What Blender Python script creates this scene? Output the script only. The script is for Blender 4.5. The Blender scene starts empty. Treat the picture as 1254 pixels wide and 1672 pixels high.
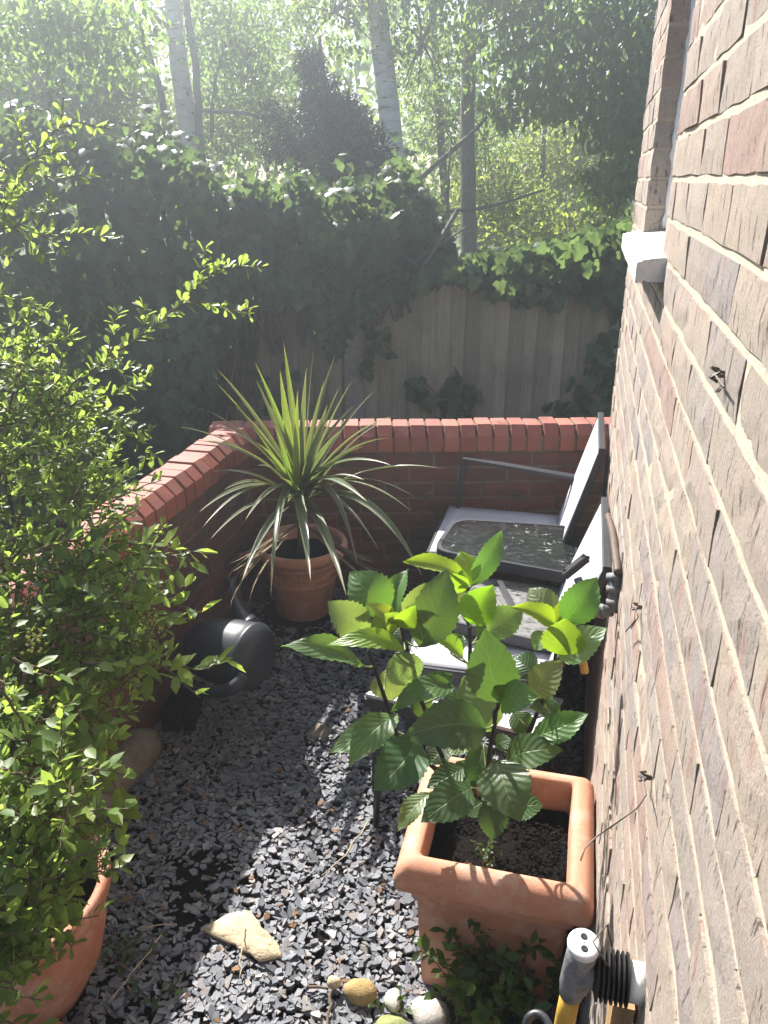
import bpy, math, random
import numpy as np
from mathutils import Vector, Matrix

S = bpy.context.scene
COL = S.collection
rnd = random.Random(11)
rng = np.random.default_rng(11)

# ------------------------------------------------------------------ camera
CAM = Vector((0, 0, 1.89))
F_PX, PW, PH = 1300.0, 1254.0, 1672.0
pitch, yaw = math.radians(22.707), math.radians(13.68)
HD = Vector((-math.sin(yaw), math.cos(yaw), 0))          # horizontal heading
RT = Vector((math.cos(yaw), math.sin(yaw), 0))
FW = HD * math.cos(pitch) - Vector((0, 0, 1)) * math.sin(pitch)
UP = HD * math.sin(pitch) + Vector((0, 0, 1)) * math.cos(pitch)
cam = bpy.data.cameras.new('camera')
cam.sensor_fit = 'VERTICAL'
cam.sensor_height = 24
cam.lens = 24 * F_PX / PH
cam.clip_start, cam.clip_end = 0.05, 400
camo = bpy.data.objects.new('camera', cam)
COL.objects.link(camo)
M = Matrix((RT, UP, -FW)).transposed().to_4x4()
M.translation = CAM
camo.matrix_world = M
S.camera = camo

# ------------------------------------------------------------------ light
SUN_AZ, SUN_EL = math.radians(-40.5), math.radians(42)     # azimuth clockwise from +Y, elevation
SUN = Vector((math.sin(SUN_AZ) * math.cos(SUN_EL), math.cos(SUN_AZ) * math.cos(SUN_EL), math.sin(SUN_EL)))
w = bpy.data.worlds.new('World')
S.world = w
w.use_nodes = True
wn = w.node_tree
sky = wn.nodes.new('ShaderNodeTexSky')
sky.sky_type = 'NISHITA'
sky.sun_disc = False
sky.sun_elevation = SUN_EL
sky.sun_rotation = SUN_AZ
bg = wn.nodes['Background']
bg.inputs['Strength'].default_value = 0.058
wn.links.new(sky.outputs[0], bg.inputs[0])
sl = bpy.data.lights.new('sun', 'SUN')
sl.energy = 5.0
sl.angle = math.radians(0.53)
sl.color = (1.0, 0.965, 0.91)
so = bpy.data.objects.new('sun', sl)
COL.objects.link(so)
so.rotation_euler = SUN.to_track_quat('Z', 'Y').to_euler()
so.location = (-4, 4, 8)
S.view_settings.view_transform = 'Standard'
S.view_settings.look = 'None'
S.view_settings.exposure = 1.75
S.view_settings.gamma = 1
S.view_settings.use_curve_mapping = False

# ------------------------------------------------------------------ helpers
def at(px, py, Z):
    """point seen at photo pixel px,py at depth Z"""
    return CAM + (RT * ((px - PW / 2) / F_PX) - UP * ((py - PH / 2) / F_PX) + FW) * Z

def ground_at(px, py, z=0.0):
    d = RT * ((px - PW / 2) / F_PX) - UP * ((py - PH / 2) / F_PX) + FW
    return CAM + d * ((z - CAM.z) / d.z)

def es(e, s, z):
    return RT * e + HD * s + Vector((0, 0, z))

class MB:
    def __init__(self):
        self.v, self.f, self.t = [], [], []
    def add(self, vs, fs, tint=0.0):
        o = len(self.v)
        self.v += [tuple(p) for p in vs]
        self.f += [tuple(i + o for i in f) for f in fs]
        self.t += [tint] * len(vs)
        return self
    def box(self, lo, hi, M=None, tint=0.0):
        x0, y0, z0 = lo; x1, y1, z1 = hi
        vs = [Vector(p) for p in ((x0,y0,z0),(x1,y0,z0),(x1,y1,z0),(x0,y1,z0),(x0,y0,z1),(x1,y0,z1),(x1,y1,z1),(x0,y1,z1))]
        if M: vs = [M @ p for p in vs]
        return self.add(vs, [(0,3,2,1),(4,5,6,7),(0,1,5,4),(1,2,6,5),(2,3,7,6),(3,0,4,7)], tint)
    def tube(self, pts, rad, n=8, caps=True, flat=1.0, tint=0.0):
        pts = [Vector(p) for p in pts]
        if not hasattr(rad, '__len__'): rad = [rad] * len(pts)
        o = len(self.v)
        ref = Vector((0.31, 0.17, 0.93))
        vs = []
        for i, p in enumerate(pts):
            d = (pts[min(i + 1, len(pts) - 1)] - pts[max(i - 1, 0)]).normalized()
            a = d.cross(ref)
            if a.length < 1e-3: a = d.cross(Vector((1, 0, 0)))
            a.normalize(); b = d.cross(a)
            for k in range(n):
                t = 2 * math.pi * k / n
                vs.append(p + a * math.cos(t) * rad[i] + b * math.sin(t) * rad[i] * flat)
        fs = []
        for i in range(len(pts) - 1):
            for k in range(n):
                k2 = (k + 1) % n
                fs.append((i*n+k, i*n+k2, (i+1)*n+k2, (i+1)*n+k))
        if caps:
            fs.append(tuple(range(n))[::-1]); fs.append(tuple((len(pts)-1)*n + k for k in range(n)))
        return self.add(vs, fs, tint)
    def lathe(self, prof, n=32, M=None, mod=None, tint=0.0):
        vs, fs = [], []
        for i, (r, z) in enumerate(prof):
            for k in range(n):
                t = 2 * math.pi * k / n
                rr = r * (mod(t, z) if mod else 1)
                p = Vector((rr * math.cos(t), rr * math.sin(t), z))
                vs.append(M @ p if M else p)
        for i in range(len(prof) - 1):
            for k in range(n):
                k2 = (k + 1) % n
                fs.append((i*n+k, i*n+k2, (i+1)*n+k2, (i+1)*n+k))
        return self.add(vs, fs, tint)
    def mesh(self, name, mat, smooth=False):
        me = bpy.data.meshes.new(name)
        me.from_pydata(self.v, [], self.f)
        at_ = me.attributes.new('tint', 'FLOAT', 'POINT')
        at_.data.foreach_set('value', self.t)
        if mat: me.materials.append(mat)
        me.update()
        if smooth: me.shade_smooth()
        return me
    def build(self, name, mat, parent=None, smooth=False):
        return link(name, self.mesh(name, mat, smooth), parent)

def link(name, me, parent=None, mw=None):
    o = bpy.data.objects.new(name, me)
    COL.objects.link(o)
    if mw is not None: o.matrix_world = mw
    if parent is not None:
        o.parent = parent
        o.matrix_parent_inverse = Matrix.Translation(-parent.location)
    return o

def tag(o, label=None, cat=None, group=None, kind=None):
    if label: o['label'] = label
    if cat: o['category'] = cat
    if group: o['group'] = group
    if kind: o['kind'] = kind
    return o

def thing(name, loc, label, cat, group=None):
    o = bpy.data.objects.new(name, None)
    o.empty_display_size = 0.05
    COL.objects.link(o)
    o.location = loc
    return tag(o, label, cat, group)

def sub(me_child, parent):           # sub-part: parent is a mesh part whose own parent is a thing
    return me_child

def link2(name, me, part, thing_, mw=None):
    o = bpy.data.objects.new(name, me)
    COL.objects.link(o)
    if mw is not None: o.matrix_world = mw
    o.parent = part
    o.matrix_parent_inverse = (part.matrix_basis if thing_ is None else part.matrix_basis).inverted()
    return o

def np_mesh(name, V, F, mat, tint=None, smooth=False):
    """V (n,3), F (m,k) uniform polygons"""
    me = bpy.data.meshes.new(name)
    m, k = F.shape
    me.vertices.add(len(V)); me.vertices.foreach_set('co', np.ascontiguousarray(V, dtype=np.float32).ravel())
    me.loops.add(m * k); me.loops.foreach_set('vertex_index', np.ascontiguousarray(F, dtype=np.int32).ravel())
    me.polygons.add(m); me.polygons.foreach_set('loop_start', np.arange(0, m * k, k, dtype=np.int32))
    if tint is not None:
        a = me.attributes.new('tint', 'FLOAT', 'POINT'); a.data.foreach_set('value', np.ascontiguousarray(tint, dtype=np.float32))
    me.update(calc_edges=True)
    me.validate()
    if mat: me.materials.append(mat)
    if smooth: me.shade_smooth()
    else: me.shade_flat()
    return me

def norm(a):
    return a / np.maximum(np.linalg.norm(a, axis=-1, keepdims=True), 1e-9)

def field(TV, TF, P, D, N, L, W=None):
    """stamp template (x along length 0..1, y across, z up) at points P with direction D, normal N"""
    D = norm(D); Y = norm(np.cross(N, D)); N2 = np.cross(D, Y)
    W = L if W is None else W
    V = (P[:, None, :] + TV[None, :, 0, None] * (D * L[:, None])[:, None, :]
         + TV[None, :, 1, None] * (Y * W[:, None])[:, None, :] + TV[None, :, 2, None] * (N2 * L[:, None])[:, None, :])
    n, k = len(P), len(TV)
    F = (TF[None] + (np.arange(n) * k)[:, None, None]).reshape(-1, TF.shape[1])
    return V.reshape(-1, 3), F

def frame(p, d, n, l, wd=None):
    d = d.normalized(); y = n.cross(d)
    if y.length < 1e-4: y = Vector((1, 0, 0)).cross(d)
    y.normalize(); n2 = d.cross(y)
    wd = l if wd is None else wd
    m = Matrix((d * l, y * wd, n2 * l)).transposed().to_4x4()
    m.translation = p
    return m

def smooth(P, k=5, j=.006):
    out = []
    for i in range(len(P) - 1):
        p0, p1, p2, p3 = P[max(i-1,0)], P[i], P[i+1], P[min(i+2,len(P)-1)]
        for q in range(k):
            t = q / k
            out.append(.5 * ((2*p1) + (p2-p0)*t + (2*p0-5*p1+4*p2-p3)*t*t + (3*p1-p0-3*p2+p3)*t**3) + Vector((rnd.gauss(0, j), rnd.gauss(0, j), rnd.gauss(0, j))) * .35)
    out.append(P[-1]); return out

def tmpl(v, f):
    return np.array(v, float), np.array(f, int)

# leaf templates (unit length along x)
LEAF_OVAL = tmpl([(0,0,0),(.25,.2,.06),(.62,.24,.05),(1,0,-.06),(.62,-.24,.05),(.25,-.2,.06),(.45,0,0)],
                 [(0,6,1),(1,6,2),(2,6,3),(3,6,4),(4,6,5),(5,6,0)])
LEAF_SPOON = tmpl([(0,0,0),(.4,.13,.05),(.75,.22,.06),(.95,.12,.02),(1,0,-.02),(.95,-.12,.02),(.75,-.22,.06),(.4,-.13,.05),(.55,0,0)],
                  [(0,8,1),(1,8,2),(2,8,3),(3,8,4),(4,8,5),(5,8,6),(6,8,7),(7,8,0)])
LEAF_IVY = tmpl([(0,0,0),(-.12,.25,.03),(.12,.52,-.06),(.36,.30,.03),(.62,.36,-.05),(1,0,-.12),(.62,-.36,-.05),(.36,-.30,.03),(.12,-.52,-.06),(-.12,-.25,.03),(.4,0,.07)],
                [(0,10,1),(1,10,2),(2,10,3),(3,10,4),(4,10,5),(5,10,6),(6,10,7),(7,10,8),(8,10,9),(9,10,0)])
LEAF_BIRCH = tmpl([(0,0,0),(.3,.34,.04),(1,0,-.1),(.3,-.34,.04)], [(0,2,1),(0,3,2)])
NEEDLE = tmpl([(0,0,0),(.4,.10,.03),(1,0,-.05),(.4,-.10,.03)], [(0,2,1),(0,3,2)])

def tm_mesh(name, T, mat, smooth=True):
    return np_mesh(name, T[0], T[1], mat, np.zeros(len(T[0])), smooth)

# ------------------------------------------------------------------ materials
def mat(name):
    m = bpy.data.materials.new(name); m.use_nodes = True
    nt = m.node_tree
    return m, nt, nt.nodes['Principled BSDF']

def N(nt, typ, **kw):
    n = nt.nodes.new(typ)
    for k, v in kw.items():
        if k.startswith('i_'):
            key = k[2:]
            key = int(key) if key.isdigit() else key
            n.inputs[key].default_value = v
        else: setattr(n, k, v)
    return n

def ramp(nt, fac, stops, interp='LINEAR'):
    r = nt.nodes.new('ShaderNodeValToRGB')
    r.color_ramp.interpolation = interp
    e = r.color_ramp.elements
    while len(e) < len(stops): e.new(0.5)
    for i, (p, c) in enumerate(stops):
        e[i].position = p
        e[i].color = (c[0], c[1], c[2], 1) if hasattr(c, '__len__') else (c, c, c, 1)
    nt.links.new(fac, r.inputs[0])
    return r.outputs[0]

def pos(nt, scale=(1, 1, 1)):
    g = nt.nodes.new('ShaderNodeNewGeometry')
    mp = nt.nodes.new('ShaderNodeMapping')
    mp.inputs['Scale'].default_value = scale
    nt.links.new(g.outputs['Position'], mp.inputs['Vector'])
    return mp.outputs[0]

def noise(nt, vec, scale, detail=4, rough=0.6, dist=0.0):
    n = N(nt, 'ShaderNodeTexNoise')
    n.inputs['Scale'].default_value = scale; n.inputs['Detail'].default_value = detail
    n.inputs['Roughness'].default_value = rough; n.inputs['Distortion'].default_value = dist
    if vec is not None: nt.links.new(vec, n.inputs['Vector'])
    return n.outputs['Fac']

def mixc(nt, fac, a, b, mode='MIX'):
    n = nt.nodes.new('ShaderNodeMix'); n.data_type = 'RGBA'; n.blend_type = mode
    for s, v in ((n.inputs[0], fac), (n.inputs[6], a), (n.inputs[7], b)):
        if hasattr(v, 'default_value') or hasattr(v, 'is_linked'): nt.links.new(v, s)
        elif hasattr(v, '__len__'): s.default_value = (*v[:3], 1)
        else: s.default_value = v
    return n.outputs[2]

def math_(nt, op, a, b=None, c=None):
    n = nt.nodes.new('ShaderNodeMath'); n.operation = op
    for i, v in enumerate((a, b, c)):
        if v is None: continue
        if isinstance(v, (int, float)): n.inputs[i].default_value = v
        else: nt.links.new(v, n.inputs[i])
    return n.outputs[0]

def bump(nt, bsdf, h, strength, dist=0.01):
    b = nt.nodes.new('ShaderNodeBump')
    b.inputs['Strength'].default_value = strength; b.inputs['Distance'].default_value = dist
    nt.links.new(h, b.inputs['Height']); nt.links.new(b.outputs[0], bsdf.inputs['Normal'])
    return b

def rand_tint(nt):
    """per object random plus the per piece tint attribute, wrapped to 0..1"""
    oi = nt.nodes.new('ShaderNodeObjectInfo')
    a = nt.nodes.new('ShaderNodeAttribute'); a.attribute_name = 'tint'
    return math_(nt, 'FRACT', math_(nt, 'ADD', oi.outputs['Random'], a.outputs['Fac']))

def simple(name, c, rough=0.5, spec=0.5, var=0.12, nscale=30, bmp=0.0, bscale=200, metal=0.0):
    m, nt, b = mat(name)
    n = noise(nt, pos(nt), nscale, 5)
    nt.links.new(ramp(nt, n, [(0.25, [x * (1 - var) for x in c]), (0.75, [min(1, x * (1 + var)) for x in c])]), b.inputs['Base Color'])
    b.inputs['Roughness'].default_value = rough
    b.inputs['Specular IOR Level'].default_value = spec
    b.inputs['Metallic'].default_value = metal
    if bmp: bump(nt, b, noise(nt, pos(nt), bscale, 4), bmp, 0.004)
    return m

def leafmat(name, stops, trans, tfac=0.35, rough=0.42, spec=0.4, nscale=40):
    m, nt, b = mat(name)
    t = rand_tint(nt)
    c = ramp(nt, t, stops)
    n = noise(nt, pos(nt), nscale, 3)
    c = mixc(nt, math_(nt, 'MULTIPLY', n, 0.35), c, (0.02, 0.03, 0.01))
    nt.links.new(c, b.inputs['Base Color'])
    b.inputs['Roughness'].default_value = rough
    b.inputs['Specular IOR Level'].default_value = spec
    tr = nt.nodes.new('ShaderNodeBsdfTranslucent')
    nt.links.new(ramp(nt, t, [(0, trans), (1, [x * 1.35 for x in trans])]), tr.inputs['Color'])
    mx = nt.nodes.new('ShaderNodeMixShader'); mx.inputs[0].default_value = tfac
    nt.links.new(b.outputs[0], mx.inputs[1]); nt.links.new(tr.outputs[0], mx.inputs[2])
    nt.links.new(mx.outputs[0], nt.nodes['Material Output'].inputs[0])
    return m

# house brick: buff, pink and grey rustic facing brick with drag marks down the face
def m_house_brick():
    m, nt, b = mat('rustic_facing_brick')
    t = rand_tint(nt)
    base = ramp(nt, t, [(0, (.51,.42,.34)), (.2, (.43,.37,.33)), (.38, (.54,.45,.36)), (.55, (.48,.33,.27)), (.7, (.38,.34,.33)), (.85, (.55,.46,.37)), (1, (.51,.42,.34))])
    v = pos(nt, (1, 1, 0.2))
    s1 = noise(nt, v, 34, 5, .65)
    c = mixc(nt, ramp(nt, s1, [(.57, 0.0), (.68, 0.65)]), base, (.44, .21, .17))
    s2 = noise(nt, v, 85, 4, .6)
    c = mixc(nt, ramp(nt, s2, [(.62, 0.0), (.74, .6)]), c, (.22, .19, .20))
    c = mixc(nt, ramp(nt, noise(nt, pos(nt), 9, 5), [(.45, 0.0), (.75, .45)]), c, (.46, .41, .36))
    c = mixc(nt, ramp(nt, noise(nt, pos(nt, (1, 1, .5)), 16, 6, .75, .8), [(.60, 0.0), (.70, .6)]), c, (.56, .49, .38))
    pit = noise(nt, pos(nt, (1, 1, .24)), 85, 5, .7)
    c = mixc(nt, ramp(nt, pit, [(.585, 0.0), (.64, .85)]), c, (.13, .10, .085))
    grit = noise(nt, pos(nt), 260, 6, .85)
    c = mixc(nt, ramp(nt, grit, [(.38, .6), (.52, 0.0)]), c, (.24, .19, .17))
    c = mixc(nt, ramp(nt, grit, [(.56, 0.0), (.68, .45)]), c, (.60, .52, .44))
    nt.links.new(c, b.inputs['Base Color'])
    b.inputs['Roughness'].default_value = .92
    b.inputs['Specular IOR Level'].default_value = .15
    h1 = ramp(nt, noise(nt, pos(nt, (1, 1, .3)), 60, 7, .75), [(.30, 0.0), (.50, .75), (.8, 1.0)])
    h = math_(nt, 'ADD', math_(nt, 'MULTIPLY', h1, .4), math_(nt, 'MULTIPLY', grit, .95))
    h = math_(nt, 'ADD', h, math_(nt, 'MULTIPLY', noise(nt, pos(nt, (1, 1, .6)), 150, 4, .7), .35))
    h = math_(nt, 'SUBTRACT', h, ramp(nt, pit, [(.57, 0.0), (.66, .9)]))
    bump(nt, b, h, 1.0, 0.006)
    return m

def m_mortar(name, c, c2):
    m, nt, b = mat(name)
    n = noise(nt, pos(nt), 55, 6, .7)
    nt.links.new(ramp(nt, n, [(.3, c2), (.6, c)]), b.inputs['Base Color'])
    b.inputs['Roughness'].default_value = .95; b.inputs['Specular IOR Level'].default_value = .1
    bump(nt, b, math_(nt, 'ADD', noise(nt, pos(nt), 130, 5, .7), math_(nt, 'MULTIPLY', noise(nt, pos(nt), 600, 2), .3)), .7, .006)
    return m

def m_red_brick(name, stops, dirt, dirtamt):
    m, nt, b = mat(name)
    t = rand_tint(nt)
    c = ramp(nt, t, stops)
    n = noise(nt, pos(nt), 12, 6, .65)
    c = mixc(nt, ramp(nt, n, [(.45, 0.0), (.72, dirtamt)]), c, dirt)
    sp = noise(nt, pos(nt), 420, 2)
    c = mixc(nt, ramp(nt, sp, [(.58, 0.0), (.75, .5)]), c, (.09, .03, .025))
    nt.links.new(c, b.inputs['Base Color'])
    b.inputs['Roughness'].default_value = .66 if 'coping' in name else .85; b.inputs['Specular IOR Level'].default_value = .35 if 'coping' in name else .25
    bump(nt, b, math_(nt, 'ADD', noise(nt, pos(nt), 350, 3), math_(nt, 'MULTIPLY', noise(nt, pos(nt), 60, 4), .7)), .45, .003)
    return m

M_HBRICK = m_house_brick()
M_HMORT = m_mortar('cream_mortar', (.55, .47, .36), (.40, .33, .26))
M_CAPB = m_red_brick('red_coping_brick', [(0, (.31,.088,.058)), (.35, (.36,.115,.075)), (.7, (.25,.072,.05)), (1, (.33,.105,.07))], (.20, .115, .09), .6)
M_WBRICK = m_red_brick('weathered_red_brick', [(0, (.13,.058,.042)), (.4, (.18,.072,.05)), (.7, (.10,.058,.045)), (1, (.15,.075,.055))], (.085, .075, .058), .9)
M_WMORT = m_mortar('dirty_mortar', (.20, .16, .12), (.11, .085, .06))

def m_slate():
    m, nt, b = mat('slate_chips')
    a = nt.nodes.new('ShaderNodeAttribute'); a.attribute_name = 'tint'
    c = ramp(nt, a.outputs['Fac'], [(0, (.085,.092,.105)), (.3, (.13,.138,.157)), (.6, (.175,.177,.192)), (.85, (.16,.147,.152)), (.95, (.24,.21,.19)), (1, (.29,.28,.275))])
    n = noise(nt, pos(nt), 90, 5, .7)
    c = mixc(nt, ramp(nt, n, [(.45, 0.0), (.8, .35)]), c, (.19, .19, .195))
    nt.links.new(c, b.inputs['Base Color'])
    b.inputs['Roughness'].default_value = .62; b.inputs['Specular IOR Level'].default_value = .35
    bump(nt, b, noise(nt, pos(nt), 420, 4, .7), .14, .003)
    return m
M_SLATE = m_slate()

def m_terracotta(name='terracotta', c=(.50, .235, .145)):
    m, nt, b = mat(name)
    n = noise(nt, pos(nt), 7, 5, .6)
    cc = ramp(nt, n, [(.3, [x * .85 for x in c]), (.55, c), (.8, (c[0] * 1.08, c[1] * 1.25, c[2] * 1.45))])
    cc = mixc(nt, ramp(nt, noise(nt, pos(nt), 11, 6, .7, .5), [(.48, 0.0), (.70, .6)]), cc, (.58, .44, .36))
    cc = mixc(nt, ramp(nt, noise(nt, pos(nt), 4, 5, .65), [(.52, 0.0), (.75, .55)]), cc, (.27, .15, .10))
    d = noise(nt, pos(nt), 38, 6, .75)
    cc = mixc(nt, ramp(nt, d, [(.60, 0.0), (.70, .6)]), cc, (.15, .085, .06))
    nt.links.new(cc, b.inputs['Base Color'])
    b.inputs['Roughness'].default_value = .72; b.inputs['Specular IOR Level'].default_value = .3
    bump(nt, b, math_(nt, 'ADD', noise(nt, pos(nt), 220, 4), math_(nt, 'MULTIPLY', noise(nt, pos(nt), 30, 3), .6)), .18, .004)
    return m
M_TERRA = m_terracotta()
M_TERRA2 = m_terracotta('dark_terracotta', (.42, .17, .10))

def m_soil():
    m, nt, b = mat('dark_compost')
    n = noise(nt, pos(nt), 120, 6, .75)
    nt.links.new(ramp(nt, n, [(.35, (.006,.005,.004)), (.66, (.016,.012,.009)), (.82, (.06,.045,.032))]), b.inputs['Base Color'])
    b.inputs['Roughness'].default_value = .95; b.inputs['Specular IOR Level'].default_value = .15
    bump(nt, b, n, 1.0, .02)
    return m
M_SOIL = m_soil()

def m_wood(name, stops, axis=(1, 1, .06), sc=45, ga=.7):
    m, nt, b = mat(name)
    t = rand_tint(nt)
    c = ramp(nt, t, stops)
    g = noise(nt, pos(nt, axis), sc, 6, .65, .4)
    c = mixc(nt, ramp(nt, g, [(.35, ga), (.6, 0.0)]), c, [x * .45 for x in stops[0][1]])
    st = noise(nt, pos(nt), 2.2, 4)
    c = mixc(nt, ramp(nt, st, [(.5, 0.0), (.75, .5)]), c, (.07, .075, .05))
    nt.links.new(c, b.inputs['Base Color'])
    b.inputs['Roughness'].default_value = .88; b.inputs['Specular IOR Level'].default_value = .2
    bump(nt, b, g, .5, .004)
    return m
M_FENCE = m_wood('weathered_fence_wood', [(0, (.20,.185,.14)), (.35, (.33,.30,.225)), (.7, (.42,.385,.29)), (1, (.27,.25,.19))], sc=110, ga=.35)
M_BARK = m_wood('grey_brown_bark', [(0, (.17,.16,.13)), (1, (.22,.20,.165))], (1, 1, .25), 30)
M_TWIG = m_wood('twig_bark', [(0, (.14,.10,.07)), (1, (.20,.14,.10))], (1, 1, 1), 60)
M_WOODBLK = m_wood('old_orange_wood', [(0, (.36,.22,.11)), (1, (.40,.26,.14))], (1, 1, .1), 60)

def m_birch():
    m, nt, b = mat('birch_bark')
    n = noise(nt, pos(nt, (1, 1, 5)), 4, 5, .7)
    n2 = noise(nt, pos(nt), 3, 5)
    c = ramp(nt, n, [(.34, (.05,.045,.04)), (.42, (.55,.52,.48)), (.7, (.68,.65,.60))])
    c = mixc(nt, ramp(nt, n2, [(.5, 0.0), (.7, .45)]), c, (.22, .20, .16))
    nt.links.new(c, b.inputs['Base Color']); b.inputs['Roughness'].default_value = .8
    bump(nt, b, n, .3, .01)
    return m
M_BIRCH = m_birch()

M_CONC = simple('rough_concrete', (.20, .168, .125), .95, .15, .3, 25, .8, 160)
M_POSTC = simple('concrete_post', (.26, .25, .23), .95, .15, .25, 40, .6, 200)
M_SILL = simple('white_painted_sill', (.66, .64, .61), .75, .3, .2, 30, .4, 120)
M_FRAMEW = simple('white_window_frame', (.74, .74, .74), .5, .4, .06, 20)
M_MASTIC = simple('white_mastic', (.70, .69, .67), .7, .3, .1, 60, .6, 90)
M_BLACKF = simple('charcoal_metal', (.028, .028, .033), .42, .5, .2, 60)
M_CAN = simple('charcoal_plastic', (.026, .029, .036), .42, .4, .15, 25, .12, 300)
M_STAKE = simple('black_stake', (.018, .017, .018), .35, .5, .2, 40)
M_GREYP = simple('grey_plastic', (.17, .165, .165), .6, .4, .5, 70, .3, 150)
M_WHITEP = simple('white_plastic', (.66, .65, .62), .55, .45, .18, 40, .2, 120)
M_CAPW = simple('pale_plug_plastic', (.60, .58, .57), .6, .4, .08, 60)
M_RUBBER = simple('black_rubber', (.012, .011, .011), .5, .4, .2, 60)
M_YELLOW = simple('ochre_hose', (.52, .30, .05), .55, .4, .15, 40)
M_BROWNP = simple('brown_pipe', (.09, .06, .045), .6, .4, .3, 30)
M_WIRE = simple('rusty_wire', (.10, .08, .065), .6, .5, .4, 60)
M_DARKBLK = simple('blackened_timber', (.022, .020, .018), .9, .2, .5, 40, .8, 120)
M_YSTONE = simple('yellow_stone', (.33, .23, .10), .9, .2, .2, 60, .6, 240)
M_WSTONE = simple('white_stone', (.46, .42, .37), .9, .2, .15, 30, .5, 160)
M_MSTONE = simple('mossy_stone', (.22, .24, .10), .95, .15, .4, 40, .6, 160)
M_SAND = simple('sandstone', (.46, .37, .25), .95, .15, .35, 30, 1.0, 90)

def m_sling():
    m, nt, b = mat('pale_sling_mesh')
    n = noise(nt, pos(nt, (1, 8, 1)), 18, 5)
    nt.links.new(ramp(nt, n, [(.3, (.50,.50,.54)), (.7, (.62,.61,.64))]), b.inputs['Base Color'])
    wv = noise(nt, pos(nt, (60, 600, 60)), 6, 2)
    b.inputs['Roughness'].default_value = .7; b.inputs['Specular IOR Level'].default_value = .3
    bump(nt, b, wv, .25, .002)
    tr = nt.nodes.new('ShaderNodeBsdfTranslucent'); tr.inputs['Color'].default_value = (.5, .5, .53, 1)
    mx = nt.nodes.new('ShaderNodeMixShader'); mx.inputs[0].default_value = .15
    nt.links.new(b.outputs[0], mx.inputs[1]); nt.links.new(tr.outputs[0], mx.inputs[2])
    nt.links.new(mx.outputs[0], nt.nodes['Material Output'].inputs[0])
    return m
M_SLING = m_sling()

def m_tableglass(name, dirtc, lo, hi, amt):
    m, nt, b = mat(name)
    d = noise(nt, pos(nt, (1, 2.2, 1)), 26, 7, .72, .6)
    fac = ramp(nt, d, [(lo, 0.0), (hi, amt)])
    nt.links.new(mixc(nt, fac, (.012, .013, .015), dirtc), b.inputs['Base Color'])
    nt.links.new(ramp(nt, fac, [(0, .06), (1, .8)]), b.inputs['Roughness'])
    glint = ramp(nt, noise(nt, pos(nt), 24, 8, .85, .2), [(.60, 0.0), (.645, .75)])  # pale flecks painted into the colour as sky glints on the glass
    if amt < .6: nt.links.new(mixc(nt, glint, mixc(nt, fac, (.012, .013, .015), dirtc), (.55, .55, .54)), b.inputs['Base Color'])
    b.inputs['Specular IOR Level'].default_value = .6
    bump(nt, b, noise(nt, pos(nt), 180, 3), .06, .002)
    return m
M_TGLASS = m_tableglass('dark_dirty_glass_glints', (.12, .115, .10), .50, .80, .5)
M_TDUST = m_tableglass('dusty_glass', (.20, .19, .175), .30, .6, .85)

def m_window():
    m, nt, b = mat('window_glass')
    b.inputs['Base Color'].default_value = (.03, .035, .04, 1); b.inputs['Roughness'].default_value = .03
    b.inputs['Specular IOR Level'].default_value = .7
    return m
M_WINDOW = m_window()

L_HYD = None
def m_hyd():
    m, nt, b = mat('hydrangea_leaf')
    oi = nt.nodes.new('ShaderNodeObjectInfo')
    uv = nt.nodes.new('ShaderNodeUVMap'); sx = nt.nodes.new('ShaderNodeSeparateXYZ')
    nt.links.new(uv.outputs[0], sx.inputs[0])
    u = sx.outputs[0]
    v = math_(nt, 'ABSOLUTE', math_(nt, 'SUBTRACT', math_(nt, 'MULTIPLY', sx.outputs[1], 2), 1))
    ph = math_(nt, 'SUBTRACT', math_(nt, 'MULTIPLY', u, 8.0), math_(nt, 'MULTIPLY', v, 2.4))
    tri = math_(nt, 'ABSOLUTE', math_(nt, 'SUBTRACT', math_(nt, 'FRACT', ph), .5))     # .5 at the vein, 0 between
    vein = ramp(nt, tri, [(.42, 0.0), (.49, 1.0)])
    mid = ramp(nt, v, [(.015, 1.0), (.05, 0.0)])
    vv = math_(nt, 'MAXIMUM', math_(nt, 'MULTIPLY', vein, .55), mid)
    fine = noise(nt, pos(nt), 160, 4, .6)
    c = mixc(nt, math_(nt, 'MULTIPLY', fine, .45), oi.outputs['Color'], mixc(nt, .55, oi.outputs['Color'], (.01, .02, .005)))
    c = mixc(nt, math_(nt, 'MULTIPLY', vv, .55), c, mixc(nt, .5, oi.outputs['Color'], (.30, .36, .14)))
    nt.links.new(c, b.inputs['Base Color'])
    b.inputs['Roughness'].default_value = .42; b.inputs['Specular IOR Level'].default_value = .5
    quilt = math_(nt, 'MULTIPLY', math_(nt, 'SUBTRACT', .5, tri), 1.6)
    h = math_(nt, 'ADD', math_(nt, 'SUBTRACT', quilt, math_(nt, 'MULTIPLY', mid, .6)), math_(nt, 'MULTIPLY', fine, .6))
    bump(nt, b, h, .5, .0022)
    tr = nt.nodes.new('ShaderNodeBsdfTranslucent')
    nt.links.new(mixc(nt, 1.0, oi.outputs['Color'], (2.6, 2.6, .9), 'MULTIPLY'), tr.inputs['Color'])
    mx = nt.nodes.new('ShaderNodeMixShader'); mx.inputs[0].default_value = .32
    nt.links.new(b.outputs[0], mx.inputs[1]); nt.links.new(tr.outputs[0], mx.inputs[2])
    nt.links.new(mx.outputs[0], nt.nodes['Material Output'].inputs[0])
    return m
M_HYD = m_hyd()
M_STEM = simple('dark_stem', (.022, .016, .018), .5, .4, .3, 60)
M_PETIOLE = simple('green_petiole', (.14, .17, .05), .5, .4, .25, 60)

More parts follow.
